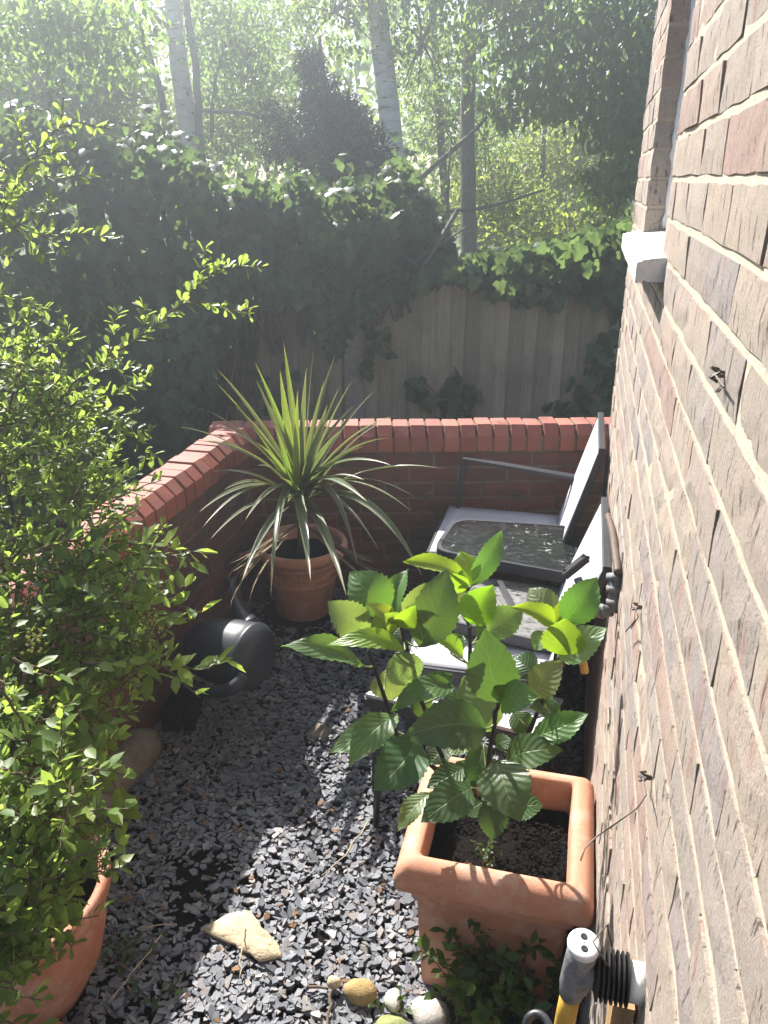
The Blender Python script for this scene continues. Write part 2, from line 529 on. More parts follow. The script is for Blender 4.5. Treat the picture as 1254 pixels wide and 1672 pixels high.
def m_cord():
    m, nt, b = mat('cordyline_leaf')
    oi = nt.nodes.new('ShaderNodeObjectInfo')
    uv = nt.nodes.new('ShaderNodeUVMap'); sx = nt.nodes.new('ShaderNodeSeparateXYZ')
    nt.links.new(uv.outputs[0], sx.inputs[0])
    cv = nt.nodes.new('ShaderNodeCombineXYZ')
    nt.links.new(math_(nt, 'MULTIPLY', sx.outputs[0], 1.5), cv.inputs[0]); nt.links.new(math_(nt, 'MULTIPLY', sx.outputs[1], 14.0), cv.inputs[1])
    nt.links.new(math_(nt, 'MULTIPLY', oi.outputs['Random'], 40.0), cv.inputs[2])
    st = noise(nt, cv.outputs[0], 1.6, 3)
    c = mixc(nt, ramp(nt, st, [(.42, 0.0), (.6, .55)]), oi.outputs['Color'], (.30, .30, .16))
    edge = math_(nt, 'ABSOLUTE', math_(nt, 'SUBTRACT', math_(nt, 'MULTIPLY', sx.outputs[1], 2), 1))
    c = mixc(nt, ramp(nt, edge, [(.72, 0.0), (.95, .6)]), c, (.36, .33, .17))
    tip = ramp(nt, sx.outputs[0], [(.86, 0.0), (1.0, .7)])
    c = mixc(nt, tip, c, (.34, .22, .10))
    nt.links.new(c, b.inputs['Base Color'])
    b.inputs['Roughness'].default_value = .4; b.inputs['Specular IOR Level'].default_value = .4
    tr = nt.nodes.new('ShaderNodeBsdfTranslucent')
    nt.links.new(mixc(nt, 1.0, c, (1.35, 1.5, .6), 'MULTIPLY'), tr.inputs['Color'])
    mx = nt.nodes.new('ShaderNodeMixShader'); mx.inputs[0].default_value = .3
    nt.links.new(b.outputs[0], mx.inputs[1]); nt.links.new(tr.outputs[0], mx.inputs[2])
    nt.links.new(mx.outputs[0], nt.nodes['Material Output'].inputs[0])
    return m
M_CORD = m_cord()
M_DEAD = simple('dead_leaf', (.22, .16, .10), .8, .2, .3, 60)

M_SHRUB = leafmat('shrub_leaf', [(0, (.075,.125,.036)), (.5, (.105,.17,.045)), (.85, (.16,.235,.055)), (1, (.22,.26,.07))], (.36, .48, .08), .46, .45, .35)
M_IVY = leafmat('ivy_leaf', [(0, (.036,.068,.036)), (.6, (.058,.104,.048)), (1, (.11,.16,.075))], (.20, .30, .08), .38, .45, .32)
M_BIRL = leafmat('birch_leaf', [(0, (.07,.11,.035)), (1, (.12,.17,.05))], (.28, .38, .09), .55, .4, .45)
M_TREEL = leafmat('tree_leaf', [(0, (.040,.075,.020)), (.6, (.06,.105,.025)), (1, (.09,.14,.035))], (.24, .36, .06), .55, .38, .5)
M_LIME = leafmat('lime_leaf', [(0, (.10,.14,.02)), (1, (.17,.20,.03))], (.50, .58, .08), .55, .45, .4)
M_YEW = leafmat('yew_needle', [(0, (.018,.040,.022)), (1, (.034,.066,.032))], (.06, .11, .03), .2, .5, .3)
M_WEED = leafmat('weed_leaf', [(0, (.035,.07,.020)), (.7, (.05,.10,.028)), (1, (.10,.17,.03))], (.15, .25, .03), .35, .4, .4)

# ------------------------------------------------------------------ ground
def gh(x, y):
    return 0.075 * math.exp(-((x + 1.12) ** 2 + (y - 3.05) ** 2) / 0.16)

mb = MB()
mb.add([(-60,-20,-.03),(60,-20,-.03),(60,90,-.03),(-60,90,-.03)], [(0,1,2,3)])
g = mb.build('ground', M_SOIL); tag(g, 'dark bare earth around and beyond the yard', kind='structure')
nx, ny = 36, 60
vs, fs = [], []
for j in range(ny + 1):
    for i in range(nx + 1):
        x = -1.44 + 1.62 * i / nx; y = -0.6 + 4.25 * j / ny
        vs.append((x, y, gh(x, y) + rnd.uniform(-.004, .004)))
for j in range(ny):
    for i in range(nx):
        a = j * (nx + 1) + i
        fs.append((a, a + 1, a + nx + 2, a + nx + 1))
g = MB().add(vs, fs).build('yard_floor', M_SOIL, smooth=True)
tag(g, 'dark soil bed of the small yard under the slate chippings', kind='structure')

def chips(n, box, size, seed, keep=None):
    r = np.random.default_rng(seed)
    x = r.uniform(box[0], box[1], n); y = r.uniform(box[2], box[3], n)
    if keep is not None:
        k = keep(x, y, r); x, y = x[k], y[k]; n = len(x)
    Vs, Fs, Ts = [], [], []
    K = 5
    ang = (np.arange(K)[None] + r.uniform(-.46, .46, (n, K))) * 2 * math.pi / K
    rad = r.uniform(.72, 1.18, (n, K))
    sz = size[0] + (size[1] - size[0]) * r.random(n) ** 1.6
    el = r.uniform(.36, .82, n)
    top = np.stack([np.cos(ang) * rad * sz[:, None], np.sin(ang) * rad * (sz * el)[:, None], np.zeros((n, K))], -1)
    th = r.uniform(.06, .16, n) * sz
    bot = top * 1.04; bot[..., 2] = -2 * th[:, None]
    top = top * np.array([.95, .95, 1]); top[..., 2] += r.normal(0, .015, (n, K)) * sz[:, None]
    P = np.concatenate([top, bot], 1)
    a = r.uniform(0, 6.28, n); tx = r.normal(0, .2, n); ty = r.normal(0, .2, n)
    ca, sa = np.cos(a)[:, None], np.sin(a)[:, None]
    X = P[..., 0] * ca - P[..., 1] * sa; Y = P[..., 0] * sa + P[..., 1] * ca; Z = P[..., 2]
    Z = Z + X * np.tan(tx)[:, None] + Y * np.tan(ty)[:, None]
    gz = 0.075 * np.exp(-((x + 1.12) ** 2 + (y - 3.05) ** 2) / 0.16)
    lay = r.random(n)
    V = np.stack([X + x[:, None], Y + y[:, None], Z + (gz + th + .002 + .014 * lay)[:, None]], -1).reshape(-1, 3)
    base = (np.arange(n) * 2 * K)[:, None, None]
    tri = []
    for i in range(1, K - 1): tri.append((0, i, i + 1))
    for i in range(K):
        j = (i + 1) % K
        tri += [(i, K + i, K + j), (i, K + j, j)]
    F = (np.array(tri)[None] + base).reshape(-1, 3)
    T = np.repeat(r.random(n), 2 * K)
    return V, F, T

def keep_yard(x, y, r):
    d = np.ones(len(x), bool)
    d &= ~((x > -.24) & (x < .15) & (y > 1.40) & (y < 1.72))        # under the planter
    d &= ((x + 1.12) ** 2 + (y - 3.03) ** 2) > .17 ** 2
    d &= ((x + 1.2) ** 2 + (y - 1.14) ** 2) > .15 ** 2
    d &= y < 3.16 + .28 * (x + 1.385)
    thin = np.exp(-((x + .95) ** 2 / .008 + (y - 1.58) ** 2 / .008)) + .9 * np.exp(-((x + .93) ** 2 / .004 + (y - 1.43) ** 2 / .004)) \
        + .9 * np.exp(-((x + 1.15) ** 2 / .12 + (y - 2.95) ** 2 / .06))
    d &= r.random(len(x)) > np.clip(thin, 0, .82)
    return d
V, F, T = chips(33000, (-1.40, .14, .55, 3.5), (.008, .0215), 5, keep_yard)
o = link('slate_chippings', np_mesh('slate_chippings', V, F, M_SLATE, T))
tag(o, 'blue grey slate chippings spread over the yard floor', 'gravel', kind='stuff')

V, F, T = chips(260, (-1.36, .12, .6, 3.3), (.006, .016), 8, keep_yard)
V[:, 2] += .012
o = link('leaf_litter', np_mesh('leaf_litter', V, F, simple('brown_litter', (.17, .10, .055), .9, .2, .5, 40), T))
tag(o, 'dry brown leaf scraps scattered over the slate chippings', 'leaf litter', kind='stuff')

# ------------------------------------------------------------------ brickwork
def brick_mesh(name, L, H, Dp, m, jit=.0015, cham=.003, r=rnd, tint=0.0, nx=4, nz=2):
    mb = MB(); vs = []; fs = []
    # front grid at y=0, ring behind
    for j in range(nz + 1):
        for i in range(nx + 1):
            ex = cham if i in (0, nx) else 0; ez = cham if j in (0, nz) else 0
            x = -L/2 + L * i / nx; z = -H/2 + H * j / nz
            edge = i in (0, nx) or j in (0, nz)
            vs.append((x + r.uniform(-1, 1) * jit * (1.3 if edge else .6), (cham * .7 if edge else 0) + r.uniform(-1, 1) * jit, z + r.uniform(-1, 1) * jit * (1.3 if edge else .6)))
    def id(i, j): return j * (nx + 1) + i
    for j in range(nz):
        for i in range(nx): fs.append((id(i,j), id(i+1,j), id(i+1,j+1), id(i,j+1)))
    ring = [id(i,0) for i in range(nx+1)] + [id(nx,j) for j in range(1,nz+1)] + [id(i,nz) for i in range(nx-1,-1,-1)] + [id(0,j) for j in range(nz-1,0,-1)]
    o = len(vs)
    for k in ring:
        x, y, z = vs[k]; vs.append((x, Dp, z))
    n = len(ring)
    for a in range(n):
        b = (a + 1) % n
        fs.append((ring[b], ring[a], o + a, o + b))
    mb.add(vs, fs, tint)
    return mb.mesh(name, m)

def bondwork(parent, m, L, H, joint, Dp, origin, theta, rows, xr, keep, limit=300, variants=14, name='brick', jit=.0015, half_off=.5, vis=None, extra_tint=True):
    """stretcher bond: local x runs along the wall, front face local -y.  The pieces nearest the camera are parts, the rest one joined part"""
    rot = Matrix.Rotation(theta, 4, 'Z')
    full = [brick_mesh(name, L, H, Dp, m, jit) for _ in range(variants)]
    items = []
    pitch_ = L + joint
    for r_, zc in rows:
        off = (r_ % 2) * half_off * pitch_
        i0 = int(math.floor((xr[0] - off) / pitch_)) - 1; i1 = int(math.ceil((xr[1] - off) / pitch_)) + 1
        for i in range(i0, i1 + 1):
            a, b = i * pitch_ + off - L / 2, i * pitch_ + off + L / 2
            for (s0, s1) in keep(a, b, zc):
                if s1 - s0 < .02: continue
                items.append((s0, s1, zc))
    def wp(it):
        return origin + rot.to_3x3() @ Vector(((it[0] + it[1]) / 2, 0, it[2]))
    nrm = rot.to_3x3() @ Vector((0, -1, 0))
    def score(it):
        p = wp(it); d = p - CAM
        inv = 0
        q = Vector((d.dot(RT), d.dot(UP), d.dot(FW)))
        if q.z < .1: return 1e6 + d.length
        u, v = q.x / q.z * F_PX + PW / 2, PH / 2 - q.y / q.z * F_PX
        if not (-40 < u < PW + 60 and -60 < v < PH + 60): return 1e3 + d.length
        return d.length
    items.sort(key=score)
    join = MB(); cnt = 0
    for k, it in enumerate(items):
        p = wp(it)
        M_ = Matrix.Translation(p + nrm * rnd.gauss(0, .0009)) @ rot @ Matrix.Rotation(rnd.gauss(0, .0035), 4, 'Y') @ Matrix.Rotation(rnd.gauss(0, .003), 4, 'Z')
        w_ = it[1] - it[0]
        if k < limit and score(it) < 1e3:
            me = rnd.choice(full) if abs(w_ - L) < .004 else brick_mesh(name, w_, H, Dp, m, jit)
            link(name, me, parent, M_); cnt += 1
        else:
            join.box((-w_/2, .001, -H/2), (w_/2, Dp, H/2), M_, rnd.random())
    if join.v:
        o = join.build('far_bricks', m, parent); o['kind'] = 'stuff'
    return cnt

# house wall: face at x = .15, runs along y; theta -90: local x -> -y
HX, HY1, WY0, WY1, WZ = .15, 3.22, 1.83, 2.53, 1.752
house = thing('house_wall', (HX, 0, 0), 'tall buff and pink brick house wall running along the right side', 'wall')
rows = [(k + 40, 1.89 - .0375 - .075 * k) for k in range(-15, 26)]
def keep_house(a, b, zc):
    y0, y1 = -b, -a                      # local x = -y
    segs = [(max(y0, -.9), min(y1, HY1))]
    if zc > WZ - .03:
        out = []
        for s0, s1 in segs:
            if s1 <= WY0 + .0 or s0 >= WY1: out.append((s0, s1))
            else:
                if s0 < WY0: out.append((s0, WY0))
                if s1 > WY1: out.append((WY1, s1))
        segs = out
    return [(-s1, -s0) for s0, s1 in segs if s1 > s0]
nb = bondwork(house, M_HBRICK, .2245, .0637, .003, .10, Vector((HX, 0, 0)), -math.pi / 2, rows, (-HY1, .9), keep_house, 300, 16, jit=.0014)
# mortar body, recessed behind the brick faces, with the window opening left free
mb = MB()
def wall_body(y0, y1, z0, z1, x0=HX + .0040, x1=HX + .32): mb.box((x0, y0, z0), (x1, y1, z1))
wall_body(-.9, WY0 - .004, 0, 3.02); wall_body(WY0 - .0041, WY1 + .0041, 0, WZ - .036); wall_body(WY1 + .004, HY1 - .004, 0, 3.02)
mb.build('mortar', M_HMORT, house)
# reveal bricks of the far jamb (face -y)
rvM = [brick_mesh('reveal_brick', .10, .0615, .05, M_HBRICK, .0015, nx=2) for _ in range(6)]
for r_, zc in rows:
    if zc > WZ - .03:
        link('brick', rnd.choice(rvM), house, Matrix.Translation((HX + .056, WY1 + .0005, zc)) @ Matrix.Rotation(rnd.gauss(0, .02), 4, 'Y'))
# end of the wall, faces +y (house corner)
# window: frame, glass, mastic bead
win = MB()
fx0, fx1 = HX + .062, HX + .115
for lo, hi in (((fx0, WY0 + .002, WZ + .012), (fx1, WY0 + .062, 3.0)), ((fx0, WY1 - .062, WZ + .012), (fx1, WY1 - .002, 3.0)), ((fx0 + .002, WY0 + .062, WZ + .012), (fx1, WY1 - .062, WZ + .075))):
    win.box(lo, hi)
wf = win.build('window_frame', M_FRAMEW, house)
gl = MB().box((fx0 + .02, WY0 + .06, WZ + .073), (fx0 + .03, WY1 - .06, 3.0)).mesh('pane', M_WINDOW)
link2('pane', gl, wf, None)
ms = MB(); pts = []; rr = []
for k in range(60):
    z = WZ + .01 + k * .021
    pts.append((fx0 - .002 + rnd.uniform(-.003, .003), WY1 - .004 + rnd.uniform(-.003, .003), z)); rr.append(.009 + rnd.uniform(-.003, .003))
ms.tube(pts, rr, 7)
pts = [(fx0 - .001 + rnd.uniform(-.003, .003), WY0 + .006 + rnd.uniform(-.003, .003), WZ + .01 + k * .021) for k in range(60)]
ms.tube(pts, [.011 + rnd.uniform(-.003, .003) for _ in range(60)], 7)
ms.build('mastic_bead', M_MASTIC, house, True)
# sill
def sill():
    mb = MB()
    y0, y1 = 1.715, 2.62
    prof = [(HX - .030, 1.701), (HX - .034, 1.705), (HX - .038, 1.701), (HX - .050, 1.698), (HX - .052, 1.700), (HX - .052, 1.736), (HX - .050, 1.7385), (HX - .042, 1.7395), (HX - .040, 1.7425), (HX - .028, 1.7435), (HX - .026, 1.7450), (HX + .0, 1.7480), (HX + .13, 1.760), (HX + .13, 1.712), (HX + .0, 1.700)]
    ys = np.linspace(y0, y1, 12)
    vs = []
    for j, y in enumerate(ys):
        for (x, z) in prof:
            vs.append((x + rnd.uniform(-.0012, .0012), y, z + rnd.uniform(-.0012, .0012)))
    n = len(prof); fs = []
    for j in range(len(ys) - 1):
        for k in range(n):
            k2 = (k + 1) % n
            fs.append((j*n+k, (j+1)*n+k, (j+1)*n+k2, j*n+k2))
    fs.append(tuple(range(n))); fs.append(tuple((len(ys)-1)*n + k for k in range(n))[::-1])
    mb.add(vs, fs)
    # narrow chamfered lip along the outer edge
    o = mb.build('window_sill', M_SILL, house)
sill()

# low garden walls ---------------------------------------------------------
TOP = .86
CANT = [(-.095, 0), (-.095, .070), (-.054, .112), (.054, .112), (.095, .070), (.095, 0)]     # across, up
def cant_mesh(name, w_, r):
    mb = MB(); vs = []; fs = []
    n = len(CANT)
    for j, s in enumerate((-.5, -.46, .46, .5)):
        for (a, z) in CANT:
            k = 1 if j in (1, 2) else .975
            vs.append((s * w_, a * k + r.uniform(-.001, .001), z * (1 if j in (1, 2) else .985) + r.uniform(-.001, .001)))
    for j in range(3):
        for k in range(n):
            k2 = (k + 1) % n
            fs.append((j*n+k, j*n+k2, (j+1)*n+k2, (j+1)*n+k))
    fs.append(tuple(range(n))[::-1]); fs.append(tuple(3*n + k for k in range(n)))
    mb.add(vs, [f[::-1] for f in fs])
    me = mb.mesh(name, M_CAPB)
    return me
capv = [cant_mesh('coping_brick', .066, rnd) for _ in range(8)]

def low_wall(name, label, p0, p1, theta, n_in, lim):
    """p0,p1: ends of the inner cap line (ground). n_in: horizontal normal towards the yard"""
    t = thing(name, ((p0 + p1) / 2), label, 'wall')
    d = (p1 - p0); Lw = d.length; d.normalize()
    face = p0 - n_in * .018                               # brick face set back under the coping
    rows_ = [(k, TOP - .112 - .012 - .0325 - .075 * k) for k in range(10)]
    # origin such that local x = along d
    rotx = Matrix.Rotation(theta, 3, 'Z') @ Vector((1, 0, 0))
    sgn = 1 if rotx.dot(d) > 0 else -1
    lo, hi = (0, Lw) if sgn > 0 else (-Lw, 0)
    def keep(a, b, zc):
        s0, s1 = max(a, lo), min(b, hi)
        return [(s0, s1)] if s1 > s0 else []
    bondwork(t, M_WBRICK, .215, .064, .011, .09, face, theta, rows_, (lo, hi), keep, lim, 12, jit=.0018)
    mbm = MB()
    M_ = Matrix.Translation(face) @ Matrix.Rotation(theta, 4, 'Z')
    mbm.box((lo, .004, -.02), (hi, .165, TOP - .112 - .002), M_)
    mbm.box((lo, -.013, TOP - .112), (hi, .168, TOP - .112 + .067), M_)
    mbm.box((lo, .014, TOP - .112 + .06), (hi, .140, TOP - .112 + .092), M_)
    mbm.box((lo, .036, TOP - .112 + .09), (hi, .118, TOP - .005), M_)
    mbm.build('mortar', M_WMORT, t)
    k = 0; s = .035
    while s < Lw:
        c = p0 + d * s - n_in * (.095 + rnd.uniform(-.002, .002)) + Vector((0, 0, TOP - .112 + rnd.uniform(-.0015, .0015)))
        c += Vector((0, 0, rnd.gauss(0, .0018)))
        ob = link('coping_brick', rnd.choice(capv), t, Matrix.Translation(c) @ Matrix.Rotation(theta + (math.pi if rnd.random() < .5 else 0) + rnd.gauss(0, .009), 4, 'Z') @ Matrix.Rotation(rnd.gauss(0, .006), 4, 'Y'))
        s += .0755
    return t
TB = math.radians(15.6)
DB = Vector((math.cos(TB), math.sin(TB), 0)); NB = Vector((math.sin(TB), -math.cos(TB), 0))
CORN = Vector((-1.385, 3.17, 0))
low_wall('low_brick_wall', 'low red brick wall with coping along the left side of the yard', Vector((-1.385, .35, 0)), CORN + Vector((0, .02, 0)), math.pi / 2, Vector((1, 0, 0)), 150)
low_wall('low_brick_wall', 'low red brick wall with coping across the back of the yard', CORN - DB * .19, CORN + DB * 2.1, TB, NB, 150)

# fence --------------------------------------------------------------------
FS = 5.0
fz0, fz1 = -.02, 1.372
def fence_panel(label, e0, e1, seed):
    r = random.Random(seed)
    t = thing('wooden_fence_panel', es((e0 + e1) / 2, FS, 0), label, 'fence')
    e = e0; k = 0
    bw = .088
    while e < e1 - .02:
        w_ = min(bw + r.uniform(-.004, .004), e1 - e)
        zt = fz1 + r.uniform(-.006, .006)
        mb = MB(); vs = []
        for j, z in enumerate(np.linspace(fz0 + .15, zt, 5)):
            q = r.uniform(-.0015, .0015)
            vs += [es(e - .004, FS - .002 + q, z), es(e + w_, FS - .030 + q, z), es(e + w_, FS - .0, z), es(e - .012, FS + .004, z)]
        fs = []
        for j in range(4):
            for c in range(4):
                c2 = (c + 1) % 4
                fs.append((j*4+c, j*4+c2, (j+1)*4+c2, (j+1)*4+c))
        fs.append((16, 17, 18, 19)); fs.append((3, 2, 1, 0))
        mb.add(vs, fs)
        mb.build('fence_board', M_FENCE, t)
        e += w_ + .001; k += 1
    mr = MB()
    for z in (.35, 1.1):
        c = [es(e0, FS + .006, z), es(e1, FS + .006, z), es(e1, FS + .05, z), es(e0, FS + .05, z)]
        mr.add(c + [p + Vector((0, 0, .08)) for p in c], [(0,3,2,1),(4,5,6,7),(0,1,5,4),(1,2,6,5),(2,3,7,6),(3,0,4,7)])
    mr.build('fence_rail', M_FENCE, t)
    c = [es(e0, FS - .03, -.05), es(e1, FS - .03, -.05), es(e1, FS + .02, -.05), es(e0, FS + .02, -.05)]
    MB().add(c + [p + Vector((0, 0, .17)) for p in c], [(0,3,2,1),(4,5,6,7),(0,1,5,4),(1,2,6,5),(2,3,7,6),(3,0,4,7)]).build('gravel_board', M_POSTC, t)
pe = (578 - PW / 2) / F_PX * 4.98
fence_panel('brown board fence panel right of the concrete post, behind the back wall', pe + .058, pe + 1.95, 3)
fence_panel('brown board fence panel left of the concrete post, half under ivy', pe - 1.95, pe - .058, 4)
mb = MB()
c = [es(pe - .054, FS - .05, -.05), es(pe + .054, FS - .05, -.05), es(pe + .054, FS + .05, -.05), es(pe - .054, FS + .05, -.05)]
mb.add(c + [p + Vector((0, 0, 1.40)) for p in c], [(0,3,2,1),(4,5,6,7),(0,1,5,4),(1,2,6,5),(2,3,7,6),(3,0,4,7)])
o = mb.build('fence_post', M_POSTC); tag(o, 'grey concrete fence post between the two board panels', 'post')

# ------------------------------------------------------------------ yard furniture
def quad_sheet(mb, a, b, c, d, nu=8, nv=8, sag=0.0, th=.003, n=None):
    """sheet a-b (front edge) to d-c, sagging in the middle, with thickness"""
    a, b, c, d = map(Vector, (a, b, c, d))
    n = n or (b - a).cross(d - a).normalized()
    vs = []
    for s in (0, 1):
        for j in range(nv + 1):
            for i in range(nu + 1):
                u, v = i / nu, j / nv
                p = a.lerp(b, u).lerp(d.lerp(c, u), v) - n * (sag * 16 * u * (1 - u) * v * (1 - v)) - n * th * s
                vs.append(p)
    m = (nu + 1) * (nv + 1); fs = []
    def id(i, j, s): return s * m + j * (nu + 1) + i
    for j in range(nv):
        for i in range(nu):
            fs.append((id(i,j,0), id(i+1,j,0), id(i+1,j+1,0), id(i,j+1,0)))
            fs.append((id(i,j,1), id(i,j+1,1), id(i+1,j+1,1), id(i+1,j,1)))
    for i in range(nu):
        fs.append((id(i,0,1), id(i+1,0,1), id(i+1,0,0), id(i,0,0))); fs.append((id(i+1,nv,1), id(i,nv,1), id(i,nv,0), id(i+1,nv,0)))
    for j in range(nv):
        fs.append((id(0,j+1,1), id(0,j,1), id(0,j,0), id(0,j+1,0))); fs.append((id(nu,j,1), id(nu,j+1,1), id(nu,j+1,0), id(nu,j,0)))
    mb.add(vs, fs)
    return mb

def bar(mb, a, b, w_=.012, h_=.012):
    a, b = Vector(a), Vector(b); d = (b - a).normalized()
    y = Vector((0, 0, 1)).cross(d)
    if y.length < .05: y = Vector((0, 1, 0)).cross(d).cross(d) if False else Vector((0, 1, 0))
    y = (y - d * y.dot(d)).normalized(); z = d.cross(y)
    c = .25
    ring = [(-1, -1 + c), (-1 + c, -1), (1 - c, -1), (1, -1 + c), (1, 1 - c), (1 - c, 1), (-1 + c, 1), (-1, 1 - c)]
    vs = [a + y * (p * w_) + z * (q * h_) for p, q in ring] + [b + y * (p * w_) + z * (q * h_) for p, q in ring]
    fs = [(k, (k + 1) % 8, 8 + (k + 1) % 8, 8 + k) for k in range(8)] + [tuple(range(8))[::-1], tuple(range(8, 16))]
    return mb.add(vs, fs)

def sling_chair(label, y0, y1, xf, zf, xb, zb, xt, zt, arms):
    t = thing('garden_chair', ((xf + xb) / 2, (y0 + y1) / 2, 0), label, 'chair', 'sling garden chairs against the house wall')
    quad_sheet(MB(), (xf, y1, zf), (xf, y0, zf), (xb, y0, zb), (xb, y1, zb), 10, 10, .012).build('seat', M_SLING, t, True)
    quad_sheet(MB(), (xb, y1 - .012, zb), (xb, y0 + .012, zb), (xt, y0 + .012, zt), (xt, y1 - .012, zt), 10, 10, .010).build('backrest', M_SLING, t, True)
    mb = MB()
    for y in (y0, y1):
        bar(mb, (xb + .010, y, zb - .03), (xt + .010, y, zt), .008, .012)
    bar(mb, (xt + .008, y0, zt), (xt + .008, y1, zt), .012, .010)
    mb.build('back_frame', M_BLACKF, t)
    mb = MB()
    for y in (y0 - .004, y1 + .004):
        bar(mb, (xf, y, zf - .016), (xb, y, zb - .022), .010, .014)
    bar(mb, (xf - .004, y0, zf - .016), (xf - .004, y1, zf - .016), .010, .012); bar(mb, (xb, y0, zb - .03), (xb, y1, zb - .03), .010, .010)
    mb.build('seat_frame', M_BLACKF, t)
    for y in (y0 - .004, y1 + .004):
        bar(MB(), (xf + .035, y, zf - .03), (xf - .01, y, .0), .013, .010).build('leg', M_BLACKF, t)
        bar(MB(), (xb - .03, y, zb - .03), (xb + .11, y, .0), .013, .010).build('leg', M_BLACKF, t)
    for y in arms:
        mb = MB()
        bar(mb, (xf + .055, y, zf + .237), (xb + .05, y, zf + .19), .022, .009)
        ar = mb.build('armrest', M_BLACKF, t)
        bar(MB(), (xf + .04, y, zf - .02), (xf + .062, y, zf + .23), .012, .010).build('arm_post', M_BLACKF, ar)
    return t
sling_chair('rear pale sling chair with a long dark armrest, next to the back wall', 2.87, 3.375, -.51, .50, -.018, .50, .110, .975, (3.365,))
sling_chair('nearer pale sling chair with its back behind the garden tap', 2.10, 2.65, -.44, .475, .0, .485, .128, .872, ())

def rounded_plate(A, B, C, D, r, zt, th, n=8):
    """outline of a quad (ccw from above) with rounded corners"""
    pts = [Vector((p[0], p[1], 0)) for p in (A, B, C, D)]
    out = []
    for i in range(4):
        p, q, s = pts[i], pts[i - 1], pts[(i + 1) % 4]
        a = p + (q - p).normalized() * r; b = p + (s - p).normalized() * r
        for k in range(n + 1):
            t = k / n
            out.append(a * (1 - t) ** 2 + p * 2 * t * (1 - t) + b * t * t)
    return out
def side_table(label, quad, r, zt, th, mglass, legs, rim=.014):
    cx = sum(p[0] for p in quad) / 4; cy = sum(p[1] for p in quad) / 4
    t = thing('side_table', (cx, cy, 0), label, 'table', 'small glass topped tables by the chairs')
    ol = rounded_plate(*quad, r, zt, th)
    c = Vector((cx, cy, 0)); n = len(ol)
    inn = [p + (c - p).normalized() * rim * 1.3 for p in ol]
    mb = MB()
    vs = [p + Vector((0, 0, zt - th)) for p in ol] + [p + Vector((0, 0, zt - .003)) for p in ol] + [p + (c - p).normalized() * .003 + Vector((0, 0, zt)) for p in ol] + [p + Vector((0, 0, zt)) for p in inn] + [p + Vector((0, 0, zt - .006)) for p in inn] + [p + Vector((0, 0, zt - th)) for p in inn]
    fs = []
    for j in range(5):
        for k in range(n):
            k2 = (k + 1) % n
            fs.append((j*n+k, j*n+k2, (j+1)*n+k2, (j+1)*n+k))
    for k in range(n):
        k2 = (k + 1) % n
        fs.append((5*n+k, 5*n+k2, k2, k))
    mb.add(vs, fs); mb.build('rim', M_BLACKF, t)
    g = MB()
    gi = [p + (c - p).normalized() * (rim * 1.3 - .002) for p in ol]
    g.add([p + Vector((0, 0, zt - .0025)) for p in gi] + [p + Vector((0, 0, zt - .007)) for p in gi], [tuple(range(n)), tuple(range(n, 2 * n))[::-1]])
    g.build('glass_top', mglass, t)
    for a, b in legs: bar(MB(), a, b, .010, .010).build('leg', M_BLACKF, t)
    return t
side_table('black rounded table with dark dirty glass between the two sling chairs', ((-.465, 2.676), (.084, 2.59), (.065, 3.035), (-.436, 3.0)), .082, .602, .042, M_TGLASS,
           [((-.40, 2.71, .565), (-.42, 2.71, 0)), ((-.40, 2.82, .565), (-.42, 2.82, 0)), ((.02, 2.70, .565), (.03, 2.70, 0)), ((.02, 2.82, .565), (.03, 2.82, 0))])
side_table('low black table with dusty grey glass lying on the nearer chair seat', ((-.433, 2.313), (.012, 2.232), (.043, 2.637), (-.40, 2.66)), .02, .528, .036, M_TDUST,
           [((-.20, 2.60, .536), (-.12, 2.38, .536))], .012)  # single dark bar lying flat across the glass, built through the leg list
# low slatted stool
t = thing('slatted_stool', (-.26, 2.1, 0), 'low pale grey slatted stool behind the leafy hydrangea', 'stool')
zs = .40
for k in range(2):
    u0, u1 = k * .5 + .004, (k + 1) * .5 - .004
    A, B_, C_, D_ = Vector((-.55, 2.01, zs)), Vector((-.02, 1.935, zs)), Vector((.055, 2.13, zs)), Vector((-.425, 2.25, zs))
    a, b = A.lerp(D_, u0), B_.lerp(C_, u0); c, d = B_.lerp(C_, u1), A.lerp(D_, u1)
    quad_sheet(MB(), a, b, c, d, 6, 2, 0, .012, Vector((0, 0, 1))).build('slat', M_SLING, t)
mb = MB()
dn = Vector((0, 0, -.028))
for a, b in ((A, B_), (B_, C_), (C_, D_), (D_, A)): bar(mb, a + dn, b + dn, .010, .015)
mb.build('stool_frame', M_BLACKF, t)
cc = (A + B_ + C_ + D_) / 4
for p in (A, B_, C_, D_):
    q = p.lerp(cc, .1)
    bar(MB(), q + dn, Vector((q.x, q.y, 0)), .011, .011).build('leg', M_BLACKF, t)

# ------------------------------------------------------------------ terracotta
def rsq(w_, r, n=6):
    pts = []
    for cx, cy, a0 in ((1, 1, 0), (-1, 1, 90), (-1, -1, 180), (1, -1, 270)):
        for k in range(n + 1):
            a = math.radians(a0 + 90 * k / n)
            pts.append((cx * (w_ - r) + r * math.cos(a), cy * (w_ - r) + r * math.sin(a)))
    return pts
def square_loft(mb, prof, c):
    n = None; vs = []; fs = []
    for w_, z, r in prof:
        p = rsq(w_, min(r, w_ * .9)); n = len(p)
        vs += [Vector((c[0] + x, c[1] + y * .95, z)) for x, y in p]
    for j in range(len(prof) - 1):
        for k in range(n):
            k2 = (k + 1) % n
            fs.append((j*n+k, j*n+k2, (j+1)*n+k2, (j+1)*n+k))
    return mb.add(vs, fs)
PC = (-.078, 1.535)
planter = thing('square_planter', (PC[0], PC[1], 0), 'square terracotta planter with a broad rounded rim against the house wall', 'planter')
